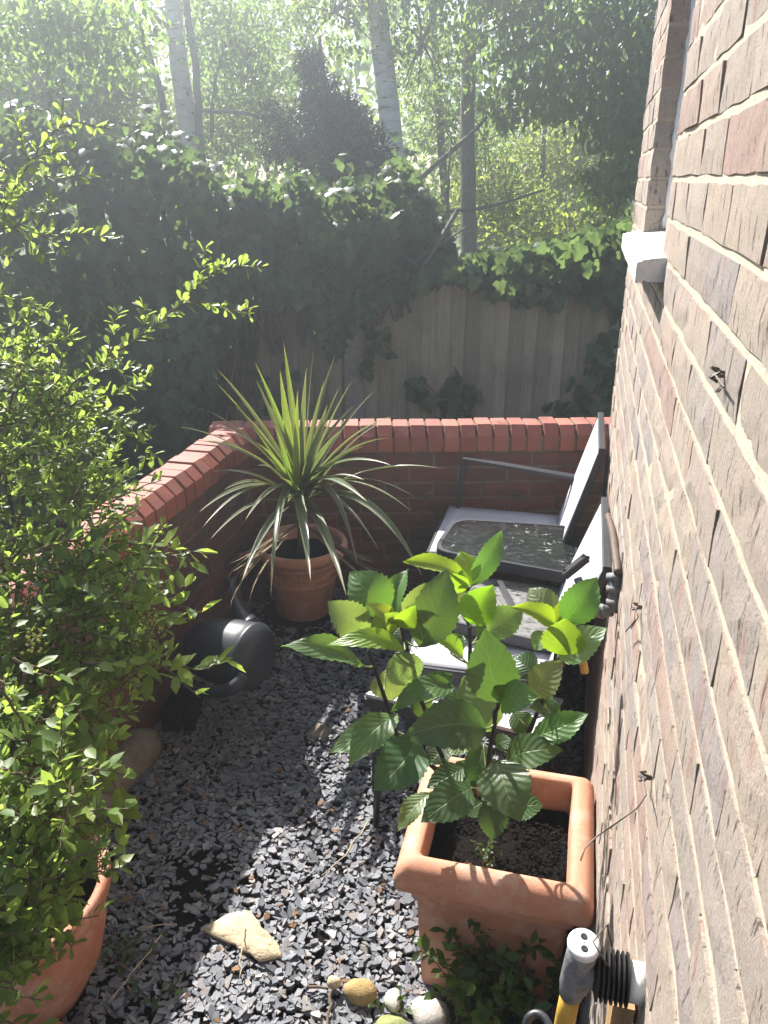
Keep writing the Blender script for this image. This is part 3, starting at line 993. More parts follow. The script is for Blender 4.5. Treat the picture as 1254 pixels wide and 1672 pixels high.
square_loft(MB(), [(.02, .002, .01), (.160, .002, .018), (.163, .006, .018), (.178, .318, .02), (.180, .322, .02), (.190, .326, .022), (.192, .332, .022), (.194, .372, .024), (.1945, .380, .024)], PC).build('body', M_TERRA, planter, True)
square_loft(MB(), [(.1945, .374, .024), (.217, .375, .02), (.223, .378, .02), (.2255, .384, .02), (.226, .402, .02), (.222, .422, .02), (.212, .439, .02), (.200, .4475, .018), (.186, .4505, .014), (.175, .4495, .012), (.1695, .445, .010), (.1675, .436, .009), (.166, .34, .008)], PC).build('rim', M_TERRA, planter, True)
mb = MB()
n = 22; vs = []; fs = []
for j in range(n + 1):
    for i in range(n + 1):
        x, y = -.166 + .332 * i / n, -.166 + .332 * j / n
        vs.append((PC[0] + x, PC[1] + y, .352 + rnd.uniform(-.006, .006) + .015 * math.exp(-((x + .03) ** 2 + (y + .02) ** 2) / .006)))
for j in range(n):
    for i in range(n):
        a = j * (n + 1) + i; fs.append((a, a + 1, a + n + 2, a + n + 1))
mb.add(vs, fs).build('compost', M_SOIL, planter, True)
V, F, T = chips(2600, (PC[0] - .16, PC[0] + .16, PC[1] - .15, PC[1] + .15), (.002, .009), 9)
V[:, 2] += .350
o = link('compost_crumbs', np_mesh('compost_crumbs', V, F, M_SOIL, T), planter); o['kind'] = 'stuff'
# root lump of fibrous soil
mb = MB()
bmv = []
for _ in range(170):
    a = rnd.uniform(0, 6.28); r_ = rnd.uniform(0, .022); z = rnd.uniform(0, .045)
    p = Vector((PC[0] - .062 + r_ * math.cos(a), PC[1] - .115 + r_ * .8 * math.sin(a), .358 + z * (1 - r_ / .03)))
    d = Vector((rnd.gauss(0, 1), rnd.gauss(0, 1), rnd.gauss(0, 1))).normalized() * .009
    mb.tube([p, p + d], [.0028, .0014], 4)
mb.build('root_lump', simple('brown_roots', (.24, .14, .08), .95, .1, .4, 80), planter)

# round pot with the cordyline
CP = Vector((-1.115, 3.03, .06))
pot = thing('round_pot', CP, 'round ribbed terracotta pot holding the spiky plant in the wall corner', 'plant pot')
Mp = Matrix.Translation(CP)
MB().lathe([(.005, .004), (.118, .004), (.124, .010), (.150, .170), (.1535, .176), (.1555, .184), (.1535, .191), (.1545, .196), (.166, .262), (.170, .266), (.173, .273), (.170, .280), (.1715, .283), (.176, .296), (.181, .302)], 48, Mp).build('body', M_TERRA, pot, True); pbody = bpy.data.objects[-1] if False else [c for c in pot.children if c.name.startswith('body')][0]
MB().lathe([(.178, .298), (.196, .301), (.203, .308), (.206, .322), (.205, .338), (.199, .348), (.190, .351), (.181, .347), (.176, .335), (.171, .280)], 48, Mp).build('rim', M_TERRA, pot, True)
MB().lathe([(.172, .285), (.12, .291), (.05, .296), (.001, .297)], 32, Mp).build('compost', M_SOIL, pot, True)
mb = MB()
for g0 in (-2.35, -1.35, -.35):          # raised swags between the ribs
    for dz in (0, .010):
        pts = []
        for k in range(19):
            t_ = k / 18; a = g0 + .98 * t_
            z = .250 - .030 * math.sin(math.pi * t_) - dz + rnd.uniform(-.002, .002); r_ = .150 + (z - .17) * .17 + .002
            pts.append(CP + Vector((r_ * math.cos(a), r_ * math.sin(a), z)))
        mb.tube(pts, [.0035 + .0025 * (i % 2) for i in range(19)], 6)
mb.build('swag_relief', M_TERRA, pbody, True)

# left pot holding the shrub
LP = Vector((-1.2, 1.14, 0))
lpot = thing('scalloped_pot', LP, 'darker terracotta pot with bulging sides under the shrub at the lower left', 'plant pot')
def scal(t, z): return 1 + .035 * abs(math.sin(4 * t)) * math.sin(min(1, max(0, z / .33)) * math.pi)
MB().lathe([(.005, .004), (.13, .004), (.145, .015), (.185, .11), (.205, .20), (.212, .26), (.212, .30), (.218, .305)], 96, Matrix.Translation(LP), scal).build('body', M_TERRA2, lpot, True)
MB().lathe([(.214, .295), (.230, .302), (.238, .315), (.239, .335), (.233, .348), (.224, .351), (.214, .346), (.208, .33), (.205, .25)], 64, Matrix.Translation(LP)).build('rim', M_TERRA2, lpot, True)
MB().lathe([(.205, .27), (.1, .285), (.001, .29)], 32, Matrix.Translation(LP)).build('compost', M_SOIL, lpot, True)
sc = thing('pot_saucer', LP + Vector((.13, -.27, 0)), 'terracotta saucer lying flat at the bottom left corner of the yard', 'saucer')
MB().lathe([(.001, .012), (.15, .012), (.162, .02), (.172, .055), (.180, .060), (.186, .054), (.176, .01), (.16, .002), (.001, .002)], 48, Matrix.Translation(LP + Vector((.13, -.27, .0)))).build('dish', M_TERRA2, sc, True)

# ------------------------------------------------------------------ watering can lying on its side
wc = thing('watering_can', (-1.2, 2.52, .0), 'dark grey plastic watering can lying on its side by the low wall', 'watering can')
def wcM():
    c = at(368, 1063, 2.86)
    ax = (at(436, 1078, 2.79) - at(328, 1055, 2.93)).normalized()     # mouth -> base
    up_ = at(384, 968, 3.06) - c; up_ = (up_ - ax * up_.dot(ax)).normalized()   # spout side
    sd = ax.cross(up_)
    m = Matrix((up_ * .98, sd * .98, ax * 1.12)).transposed().to_4x4()
    m.translation = c
    return m
Wm = wcM()
def oval(t, z): return 1 - .10 * math.sin(t) ** 2
body = MB().lathe([(.060, -.128), (.070, -.134), (.078, -.130), (.088, -.120), (.106, -.090), (.119, -.04), (.125, .02), (.126, .075), (.1245, .098), (.1275, .102), (.1285, .109), (.1265, .114), (.123, .118), (.116, .128), (.100, .140), (.07, .149), (.035, .153), (.001, .154)], 56, Wm, oval).build('body', M_CAN, wc, True)
MB().lathe([(.068, -.130), (.060, -.10), (.03, -.092), (.001, -.09)], 40, Wm, oval).build('mouth', M_RUBBER, wc, True)
sp = [(.085, .0, .06), (.125, .0, .055), (.155, .0, .035), (.185, 0, .015), (.220, 0, .0), (.258, 0, -.012)]
MB().tube(smooth([at(408, 1030, 2.93), at(398, 1010, 2.97), at(389, 990, 3.01), at(382, 970, 3.05), at(377, 948, 3.09)], 3, 0), [.055, .050, .044, .038, .034, .031, .028, .026, .024, .022, .021, .020, .019], 16).build('spout', M_CAN, wc, True)
hp = [at(398, 1104, 2.70), at(385, 1120, 2.685), at(358, 1130, 2.70), at(325, 1126, 2.75), at(298, 1108, 2.81), at(287, 1086, 2.87), at(296, 1062, 2.94), at(318, 1040, 3.0), at(348, 1022, 3.03)]
MB().tube(smooth(hp, 3, 0), [.026, .025, .025, .024, .024, .022, .021, .020, .019, .018, .017, .016, .016, .016, .015, .015, .014, .014, .014, .014, .014, .014, .014, .014, .014], 12).build('handle', M_CAN, wc, True)
mb = MB()
o_ = []
for k in range(24):
    a = 2 * math.pi * k / 24
    o_.append((.030 * math.cos(a), .022 * math.sin(a)))
BADGE = 5.3
def onbody(u, v, h):          # u around, v along axis
    ang = BADGE + u / .122
    r_ = (.119 + h) * (1 - .10 * math.sin(ang) ** 2)
    return Wm @ Vector((r_ * math.cos(ang), r_ * math.sin(ang), v))
vs = [onbody(x, -.01 + y, .004) for x, y in o_] + [onbody(x * .8, -.01 + y * .8, .0075) for x, y in o_] + [onbody(0, -.01, .006)]
fs = [(k, (k+1) % 24, 24 + (k+1) % 24, 24 + k) for k in range(24)] + [(24 + k, 24 + (k+1) % 24, 48) for k in range(24)]
mb.add(vs, fs)
mb.tube([onbody(-.03 - .01 * k, -.01 + .0 * k, .0045) for k in range(9)], .004, 6)
mb.build('moulded_badge', M_CAN, wc, True)

# kerb stone, blackened timber
def rough_block(name, m, pts, rad, flat, label, cat, n=12, jit=.12, smooth=True):
    mb = MB(); P = [Vector(p) for p in pts]
    k = 10; path = []
    for i in range(k + 1):
        t_ = i / k * (len(P) - 1); j = min(int(t_), len(P) - 2)
        path.append(P[j].lerp(P[j + 1], t_ - j))
    rr = [rad * (.72 if i in (0, k) else 1) * (1 + rnd.uniform(-.05, .05)) for i in range(k + 1)]
    mb.tube(path, rr, n, True, flat)
    mb.v = [tuple(Vector(p) + Vector((rnd.gauss(0, 1), rnd.gauss(0, 1), rnd.gauss(0, 1))) * rad * jit * .4) for p in mb.v]
    o = mb.build(name, m, None, smooth); tag(o, label, cat)
    return o
rough_block('kerb_stone', M_CONC, [(-1.40, 1.55, .03), (-1.39, 1.82, .035), (-1.375, 2.06, .035)], .078, .9, 'rounded weathered concrete kerb stone at the foot of the left wall', 'kerb stone', 16, .2)
t = thing('timber_block', (-1.33, 2.24, 0), 'blackened split timber block between the kerb stone and the watering can', 'timber')
for k in range(3):
    M_ = Matrix.Translation((-1.355 + .03 * k, 2.25 + .012 * k, .035 + .006 * (2 - k))) @ Matrix.Rotation(math.radians(8 + 3 * k), 4, 'Z') @ Matrix.Rotation(rnd.uniform(-.12, .12), 4, 'Y')
    mb = MB().box((-.019, -.12, -.04), (.017, .12, .03), M_)
    mb.v = [tuple(Vector(p) + Vector((rnd.gauss(0, .004), rnd.gauss(0, .006), rnd.gauss(0, .004)))) for p in mb.v]
    mb.build('split_piece', M_DARKBLK, t)
# haunch: rubble concrete along the wall foot in the corner
mb = MB(); 
for k in range(9):
    c = Vector((-1.385 + rnd.uniform(0, .02), 2.42 + .085 * k, .02)); 
    mb.lathe([(.001, .035), (.03, .03), (.05, .012), (.055, -.02)], 9, Matrix.Translation(c) @ Matrix.Rotation(rnd.uniform(0, 3), 4, 'Z'), lambda t, z: 1 + .2 * math.sin(3 * t + c.y * 9))
tag(mb.build('wall_footing', M_CONC), 'rough concrete footing lumps along the base of the left wall', kind='structure')

# stones
def stone(name, m, c, r, label, cat='stone', seed=1, k=.12):
    rr = random.Random(seed); mb = MB(); vs = []; fs = []
    nu, nv = 16, 9
    ph = [rr.uniform(0, 6.28) for _ in range(6)]
    for j in range(nv + 1):
        th = math.pi * j / nv
        for i in range(nu):
            a = 2 * math.pi * i / nu
            q = 1 + k * math.sin(2 * a + ph[0]) * math.sin(th) + k * .7 * math.sin(3 * a + ph[1] + th) + k * .5 * math.sin(5 * a + ph[2]) * math.sin(2 * th) + rr.uniform(-.02, .02)
            vs.append((c[0] + r[0] * q * math.sin(th) * math.cos(a), c[1] + r[1] * q * math.sin(th) * math.sin(a), c[2] + r[2] * math.cos(th)))
    for j in range(nv):
        for i in range(nu):
            i2 = (i + 1) % nu
            fs.append((j*nu+i, (j+1)*nu+i, (j+1)*nu+i2, j*nu+i2))
    mb.add(vs, fs)
    return tag(mb.build(name, m, None, True), label, cat)
def gp(px, py, z=0): return ground_at(px, py, z)
p = gp(589, 1622, .025); stone('stone', M_YSTONE, (p.x, p.y, .030), (.041, .033, .028), 'rounded yellow stone on the slate at the bottom of the yard', 'stone', 3, .07)
p = gp(702, 1655, .03); stone('stone', M_WSTONE, (p.x, p.y, .026), (.052, .040, .034), 'pale white stone at the front corner of the square planter', 'stone', 5, .1)
p = gp(640, 1680, .03); stone('stone', M_MSTONE, (p.x, p.y, .020), (.048, .035, .03), 'mossy green stone at the lower edge beside the white one', 'stone', 6, .07)
p = gp(642, 1633, .02); stone('stone', M_WSTONE, (p.x, p.y, .020), (.022, .030, .016), 'small pinkish white pebble between the yellow and white stones', 'stone', 9, .1)
p = gp(545, 1606, .03); stone('stone', M_SAND, (p.x, p.y, .034), (.017, .016, .016), 'small beige pebble resting at the end of a twig', 'stone', 8, .1)
def slab(label, outline, th, z, m, seed):
    rr = random.Random(seed); n = len(outline)
    pts = []
    for i in range(n):
        a, b = Vector((*outline[i], 0)), Vector((*outline[(i + 1) % n], 0))
        for k in range(5):
            q = a.lerp(b, k / 5); pts.append(q + Vector((rr.uniform(-.004, .004), rr.uniform(-.004, .004), rr.uniform(-.002, .002))))
    c = sum(pts, Vector()) / len(pts); n = len(pts)
    vs = [p + Vector((0, 0, z)) for p in pts] + [p + (c - p) * .04 + Vector((0, 0, z + th)) for p in pts] + [p + (c - p) * .5 + Vector((0, 0, z + th + rr.uniform(-.003, .003))) for p in pts] + [c + Vector((0, 0, z + th + .002))]
    fs = []
    for j in range(2):
        for k in range(n):
            k2 = (k + 1) % n; fs.append((j*n+k, j*n+k2, (j+1)*n+k2, (j+1)*n+k))
    for k in range(n): fs.append((2*n+k, 2*n+(k+1) % n, 3*n))
    if (Vector(pts[5]) - Vector(pts[0])).cross(Vector(pts[10]) - Vector(pts[5])).z < 0: fs = [f[::-1] for f in fs]
    return tag(MB().add(vs, fs).build('stone_slab', m, None, True), label, 'stone slab')
slab('broken sandy slab lying on the slate at the edge of the sunlight', [(-.850, 1.385), (-.74, 1.362), (-.655, 1.338), (-.602, 1.356), (-.626, 1.392), (-.69, 1.432), (-.735, 1.472), (-.782, 1.462)], .007, .019, M_SAND, 2)
p = gp(520, 1190, .03)
slab('small pale stone slab half sunk in the slate behind the hydrangea', [(p.x - .045, p.y - .03), (p.x + .04, p.y - .035), (p.x + .045, p.y + .03), (p.x - .02, p.y + .045)], .008, .014, M_CONC, 7)

# twigs and straws on the gravel
def twig(label, pxs, r, z=.028, name='twig', m=None):
    pts = [gp(x, y, z) for x, y in pxs]; out = []
    for i in range(len(pts) - 1):
        for k in range(4):
            q = pts[i].lerp(pts[i + 1], k / 4); out.append(q + Vector((rnd.gauss(0, .003), rnd.gauss(0, .003), rnd.gauss(0, .002))))
    out.append(pts[-1])
    return tag(MB().tube(out, [r * (1 - .4 * i / len(out)) for i in range(len(out))], 6).build(name, m or M_TWIG, None, True), label, 'twig')
twig('brown twig pointing down from the beige pebble', [(544, 1618), (538, 1645), (532, 1680)], .0045)
twig('short brown stick lying beside the beige pebble', [(502, 1612), (536, 1615)], .0045)
M_STRAW = simple('pale_straw', (.45, .36, .24), .8, .2, .2, 60)
twig('long pale straw lying across the sunlit slate', [(605, 1335), (570, 1385), (525, 1430)], .0022, .034, 'straw', M_STRAW)
twig('thin pale straw standing on the sandy slab', [(395, 1502), (393, 1560), (391, 1598)], .002, .045, 'straw', M_STRAW)
twig('thin pale straw in the shade left of the sandy slab', [(228, 1515), (282, 1510)], .002, .034, 'straw', M_STRAW)
twig('long thin straw beside the weed at the lower left', [(262, 1528), (225, 1575), (180, 1635)], .002, .034, 'straw', M_STRAW)
twig('thin dark stem running along the shaded slate by the pot', [(170, 1430), (205, 1460), (245, 1490)], .002, .034, 'twig')
twig('fine straw lying on shaded slate behind the watering can', [(430, 1026), (490, 1032), (550, 1032)], .002, .04, 'straw', M_STRAW)

# black stake beside the planter
p0 = gp(613, 1352); 
o = MB().tube([p0 + Vector((0, 0, -.01)), p0 + Vector((.010, -.008, .20)), p0 + Vector((.022, .0, .40))], [.010, .0095, .009], 10).build('garden_stake', M_STAKE, None, True)
tag(o, 'black stake standing in the slate left of the square planter', 'stake')

# ------------------------------------------------------------------ pipes on the house wall
wp = thing('waste_pipe', (.15, .74, .97), 'grey pipe tee with a two hole plug and black ribbed sleeve at lower right', 'pipe')
tx, ty = .072, .745
bx = lambda a, b: None
tee = MB().tube([(tx - .004, ty + .012, .905), (tx - .003, ty + .009, .925), (tx - .002, ty + .007, .930), (tx, ty + .003, .955), (tx + .001, ty, .985), (tx + .002, ty - .004, 1.012)], [.0155, .0165, .0190, .0198, .0190, .0182], 24)
tee.tube([(tx, ty, .966), (tx + .028, ty - .001, .968)], [.019, .019], 20)
tee = tee.build('tee', M_GREYP, wp, True)
top = Vector((tx + .002, ty - .004, 1.012)); axn = Vector((.03, -.12, 1)).normalized()
Mt = Matrix.Translation(top) @ axn.to_track_quat('Z', 'Y').to_matrix().to_4x4()
MB().lathe([(.0185, -.004), (.0198, .0), (.0203, .005), (.0195, .0075), (.015, .0085), (.001, .0085)], 32, Mt).build('plug', M_CAPW, tee, True)
for sx in (-1, 1):
    q = Mt @ Matrix.Translation((.0015 * sx, .0078 * sx, .0088))
    MB().lathe([(.0044, .0002), (.0038, .0008), (.0001, .0006)], 14, q).build('plug_hole', M_RUBBER, tee)
pr = []
x = tx + .026
for k in range(7):
    pr += [(.024, k * .006), (.0315, k * .006 + .002), (.0315, k * .006 + .004), (.024, k * .006 + .0055)]
Mx = Matrix.Translation((tx + .020, ty - .001, .967)) @ Matrix.Rotation(math.pi / 2, 4, 'Y')
MB().lathe([(.019, -.002)] + pr + [(.019, .044)], 28, Mx).build('ribbed_sleeve', M_RUBBER, wp)
wpp = MB().tube([(tx + .058, ty - .002, .967), (tx + .082, ty - .002, .967), (.153, ty - .002, .967)], [.0235, .0245, .0245], 24).build('wall_pipe', M_WHITEP, wp, True)
MB().tube([(tx + .034, ty - .012, .996), (tx + .025, ty - .02, 1.018), (tx + .012, ty - .008, 1.028), (tx + .03, ty + .03, 1.018), (tx + .04, ty + .028, .985)], .0012, 5).build('wire_tie', M_WIRE, wp, True)
t = thing('ochre_hose', (.065, .76, .5), 'ochre yellow hose hanging down below the grey pipe tee', 'hose')
MB().tube([(tx - .004, ty + .012, .91), (tx - .006, ty + .016, .86), (tx - .012, ty + .03, .6), (tx - .03, ty + .06, .3), (tx - .10, ty + .1, .05)], .0135, 14).build('hose_length', M_YELLOW, t, True)
t = thing('garden_hose', (-.02, 1.05, .3), 'loop of dark hose at the lower edge beside the pipe', 'hose')
hp = [at(858, 1690, 1.25), at(862, 1664, 1.25), at(876, 1655, 1.25), at(892, 1666, 1.24), at(905, 1700, 1.22)]
MB().tube(smooth(hp, 5, 0), .0065, 12).build('hose_length', M_BLACKF, t, True)
o = MB().box((.120, .745, .60), (.147, .785, .915)).build('wood_batten', M_WOODBLK); tag(o, 'short orange brown wood batten fixed under the wall pipe', 'batten')

tap = thing('garden_tap', (.15, 1.75, 1.0), 'grey garden tap with a black lever handle on the house wall', 'tap')
Zt = 1.93
def A(x, y, dz=0): return at(x, y, Zt + dz)
mb = MB()
mb.tube([A(1006, 936), A(1006, 968), A(1004, 1000)], [.0215, .0185, .020], 18)
for yy in (943, 962, 984):
    mb.tube([A(1006, yy - 5), A(1005.5, yy + 5)], [.0245, .0245], 8)
mb.tube([A(1008, 938, .0), A(1030, 945, .0)], [.015, .014], 14)
mb.tube([A(1000, 997), A(972, 998), A(958, 996)], [.0145, .0155, .0145], 16)
mb.tube([A(985, 998), A(979, 998)], [.0195, .0195], 8)
mb.build('tap_body', M_GREYP, tap, True)
MB().tube([A(966, 1000), A(952, 965), A(943, 944)], [.011, .012, .010], 14).build('spindle', M_GREYP, tap, True)
lv = MB(); bar(lv, A(922, 939, .01), A(958, 910, -.01), .013, .009); lv.tube([A(924, 941, .01), A(926, 930, .01)], .010, 12); lv.tube([A(954, 918, -.01), A(957, 907, -.01)], .010, 12)
lv.build('lever_handle', M_STAKE, tap)
t = thing('ochre_hose', at(952, 1080, 1.95), 'short ochre yellow pipe dropping behind the hydrangea below the tap', 'hose')
MB().tube([at(944, 1055, 1.93), at(950, 1072, 1.94), at(955, 1098, 1.95)], .010, 12).build('hose_length', M_YELLOW, t, True)
def wall_pt(px, py, off=0):
    d = RT * ((px - PW / 2) / F_PX) - UP * ((py - PH / 2) / F_PX) + FW
    return CAM + d * ((HX - off) / d.x)
o = MB().tube(smooth([wall_pt(1008, 935, .012), wall_pt(1006, 915, .012), wall_pt(1003, 890, .012), wall_pt(998, 862, .012), wall_pt(993, 842, .012)], 4, .002), .0095, 12).build('wall_pipe', M_BROWNP, None, True)
tag(o, 'thin brown pipe running up from the garden tap along the house wall', 'pipe')
# vine eyes with wire ends
def vine_eye(label, px, py, wires):
    c = wall_pt(px, py)
    t = thing('vine_eye', c, label, 'wall hook', 'wire hooks in the house wall')
    mb = MB()
    for k in range(3):
        a = k * 2.1
        mb.tube([c + Vector((.012, 0, 0)), c + Vector((-.010, .003 * math.sin(a), .004 * math.cos(a))), c + Vector((-.014, .006 * math.sin(a), .007 * math.cos(a))), c + Vector((-.006, .007 * math.sin(a + 1), .008 * math.cos(a + 1)))], .0018, 6)
    mb.build('hook', M_WIRE, t, True)
    for w_ in wires:
        pts = [c + Vector((-.010, 0, 0))] + [wall_pt(x, y, off) for x, y, off in w_]
        MB().tube(pts, .0011, 6).build('wire', M_WIRE, t, True)
vine_eye('rusty wire hook high on the house wall beside the upper mortar line', 1184, 612, [[(1182, 632, .008), (1172, 640, .012)], [(1180, 628, .006), (1168, 640, .010)]])
vine_eye('wire hook with two straight ends right of the garden tap', 1047, 992, [[(1036, 1014, .012), (1021, 1032, .016)], [(1042, 1008, .008), (1030, 1026, .012)]])
vine_eye('wire hook whose long end curls down to the planter rim', 1062, 1270, [[(1055, 1298, .012), (1040, 1320, .03), (1005, 1345, .045), (975, 1365, .065), (955, 1385, .08), (948, 1405, .085)]])

# ------------------------------------------------------------------ hydrangea
def curve(a, b, c, n=8):
    return [a * (1 - t) ** 2 + b * 2 * t * (1 - t) + c * t * t for t in [i / n for i in range(n + 1)]]
HW = [(0, .02), (.06, .30), (.14, .58), (.25, .84), (.38, .98), (.48, 1.0), (.58, .95), (.68, .83), (.78, .64), (.87, .41), (.94, .19), (1, .0)]
def hw(u):
    for (a, x), (b, y) in zip(HW, HW[1:]):
        if u <= b: return x + (y - x) * (u - a) / (b - a)
    return 0
def hleaf(parent, base, tip, width, n, color, fold=.16, droop=.14, wave=.02, seed=0):
    r = random.Random(seed)
    d = tip - base; L = d.length; d.normalize()
    n = (n - d * n.dot(d)).normalized(); y = n.cross(d)
    NU, NV = 22, 8
    vs, fs, uv = [], [], []
    ph = r.uniform(0, 6)
    side = r.uniform(-.06, .06)
    for i in range(NU + 1):
        u = i / NU
        w_ = hw(u) * width / 2
        for j in range(NV + 1):
            v = -1 + 2 * j / NV
            e = 1 + (.055 * (1 if i % 2 else -1) if abs(v) == 1 and 0 < i < NU else 0)
            h = droop * L * (math.sin(math.pi * min(1, u * .92)) - .55 * u * u) + fold * w_ * (abs(v) ** 1.3) * 1.0 + wave * L * math.sin(u * 9 + ph + (2 if v > 0 else 0)) * abs(v) ** 2
            p = base + d * (u * L - .10 * w_ * v * v * (1 - u)) + y * (v * w_ * e + side * L * math.sin(math.pi * u)) + n * (h - .0 * L)
            vs.append(p); uv.append((u, (v + 1) / 2))
    for i in range(NU):
        for j in range(NV):
            a = i * (NV + 1) + j
            fs.append((a, a + NV + 1, a + NV + 2, a + 1))
    mb = MB().add(vs, fs); me = mb.mesh('leaf', M_HYD, True)
    ul = me.uv_layers.new(name='UVMap')
    li = np.zeros(len(me.loops), dtype=np.int32); me.loops.foreach_get('vertex_index', li)
    ul.data.foreach_set('uv', np.array(uv, dtype=np.float32)[li].ravel())
    o = link('leaf', me, parent); o.color = (*color, 1)
    return o
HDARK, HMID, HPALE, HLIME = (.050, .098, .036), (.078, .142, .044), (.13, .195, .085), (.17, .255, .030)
hyd = thing('hydrangea', (PC[0], PC[1], .36), 'broad leaved hydrangea with dark stems growing in the square planter', 'plant')
def zz(x, y): return 460 + x * .4306, 860 + y * .4306
stems = []
def stem(pts, r0, r1):
    P = [at(*zz(x, y), Z) for x, y, Z in pts]
    path = []
    for i in range(len(P) - 1):
        for k in range(4): path.append(P[i].lerp(P[i + 1], k / 4) + Vector((rnd.gauss(0, .001), rnd.gauss(0, .001), 0)))
    path.append(P[-1]); n = len(path)
    rr = [(r0 + (r1 - r0) * i / (n - 1)) * (1.25 if i % 4 == 0 else 1) for i in range(n)]
    MB().tube(path, rr, 9).build('stem', M_STEM, hyd, True)
    stems.append(path)
# soil level points: planter soil around zoom (735,1080)
stem([(690, 1075, 1.93), (635, 930, 1.88), (560, 740, 1.82), (505, 600, 1.77), (455, 370, 1.71)], .0062, .0045)
stem([(680, 1070, 1.94), (590, 925, 1.88), (440, 800, 1.80), (405, 690, 1.76), (330, 470, 1.69)], .0058, .004)
stem([(735, 1075, 1.98), (720, 800, 1.95), (715, 520, 1.90), (705, 230, 1.85)], .006, .004)
stem([(765, 1090, 1.90), (785, 880, 1.79), (812, 700, 1.69), (832, 640, 1.66)], .006, .0042)
stem([(775, 1075, 1.96), (860, 900, 1.88), (945, 770, 1.83), (1015, 590, 1.77), (1048, 450, 1.72)], .0058, .004)
TOC = lambda p: (CAM - p).normalized()
Uz = Vector((0, 0, 1))
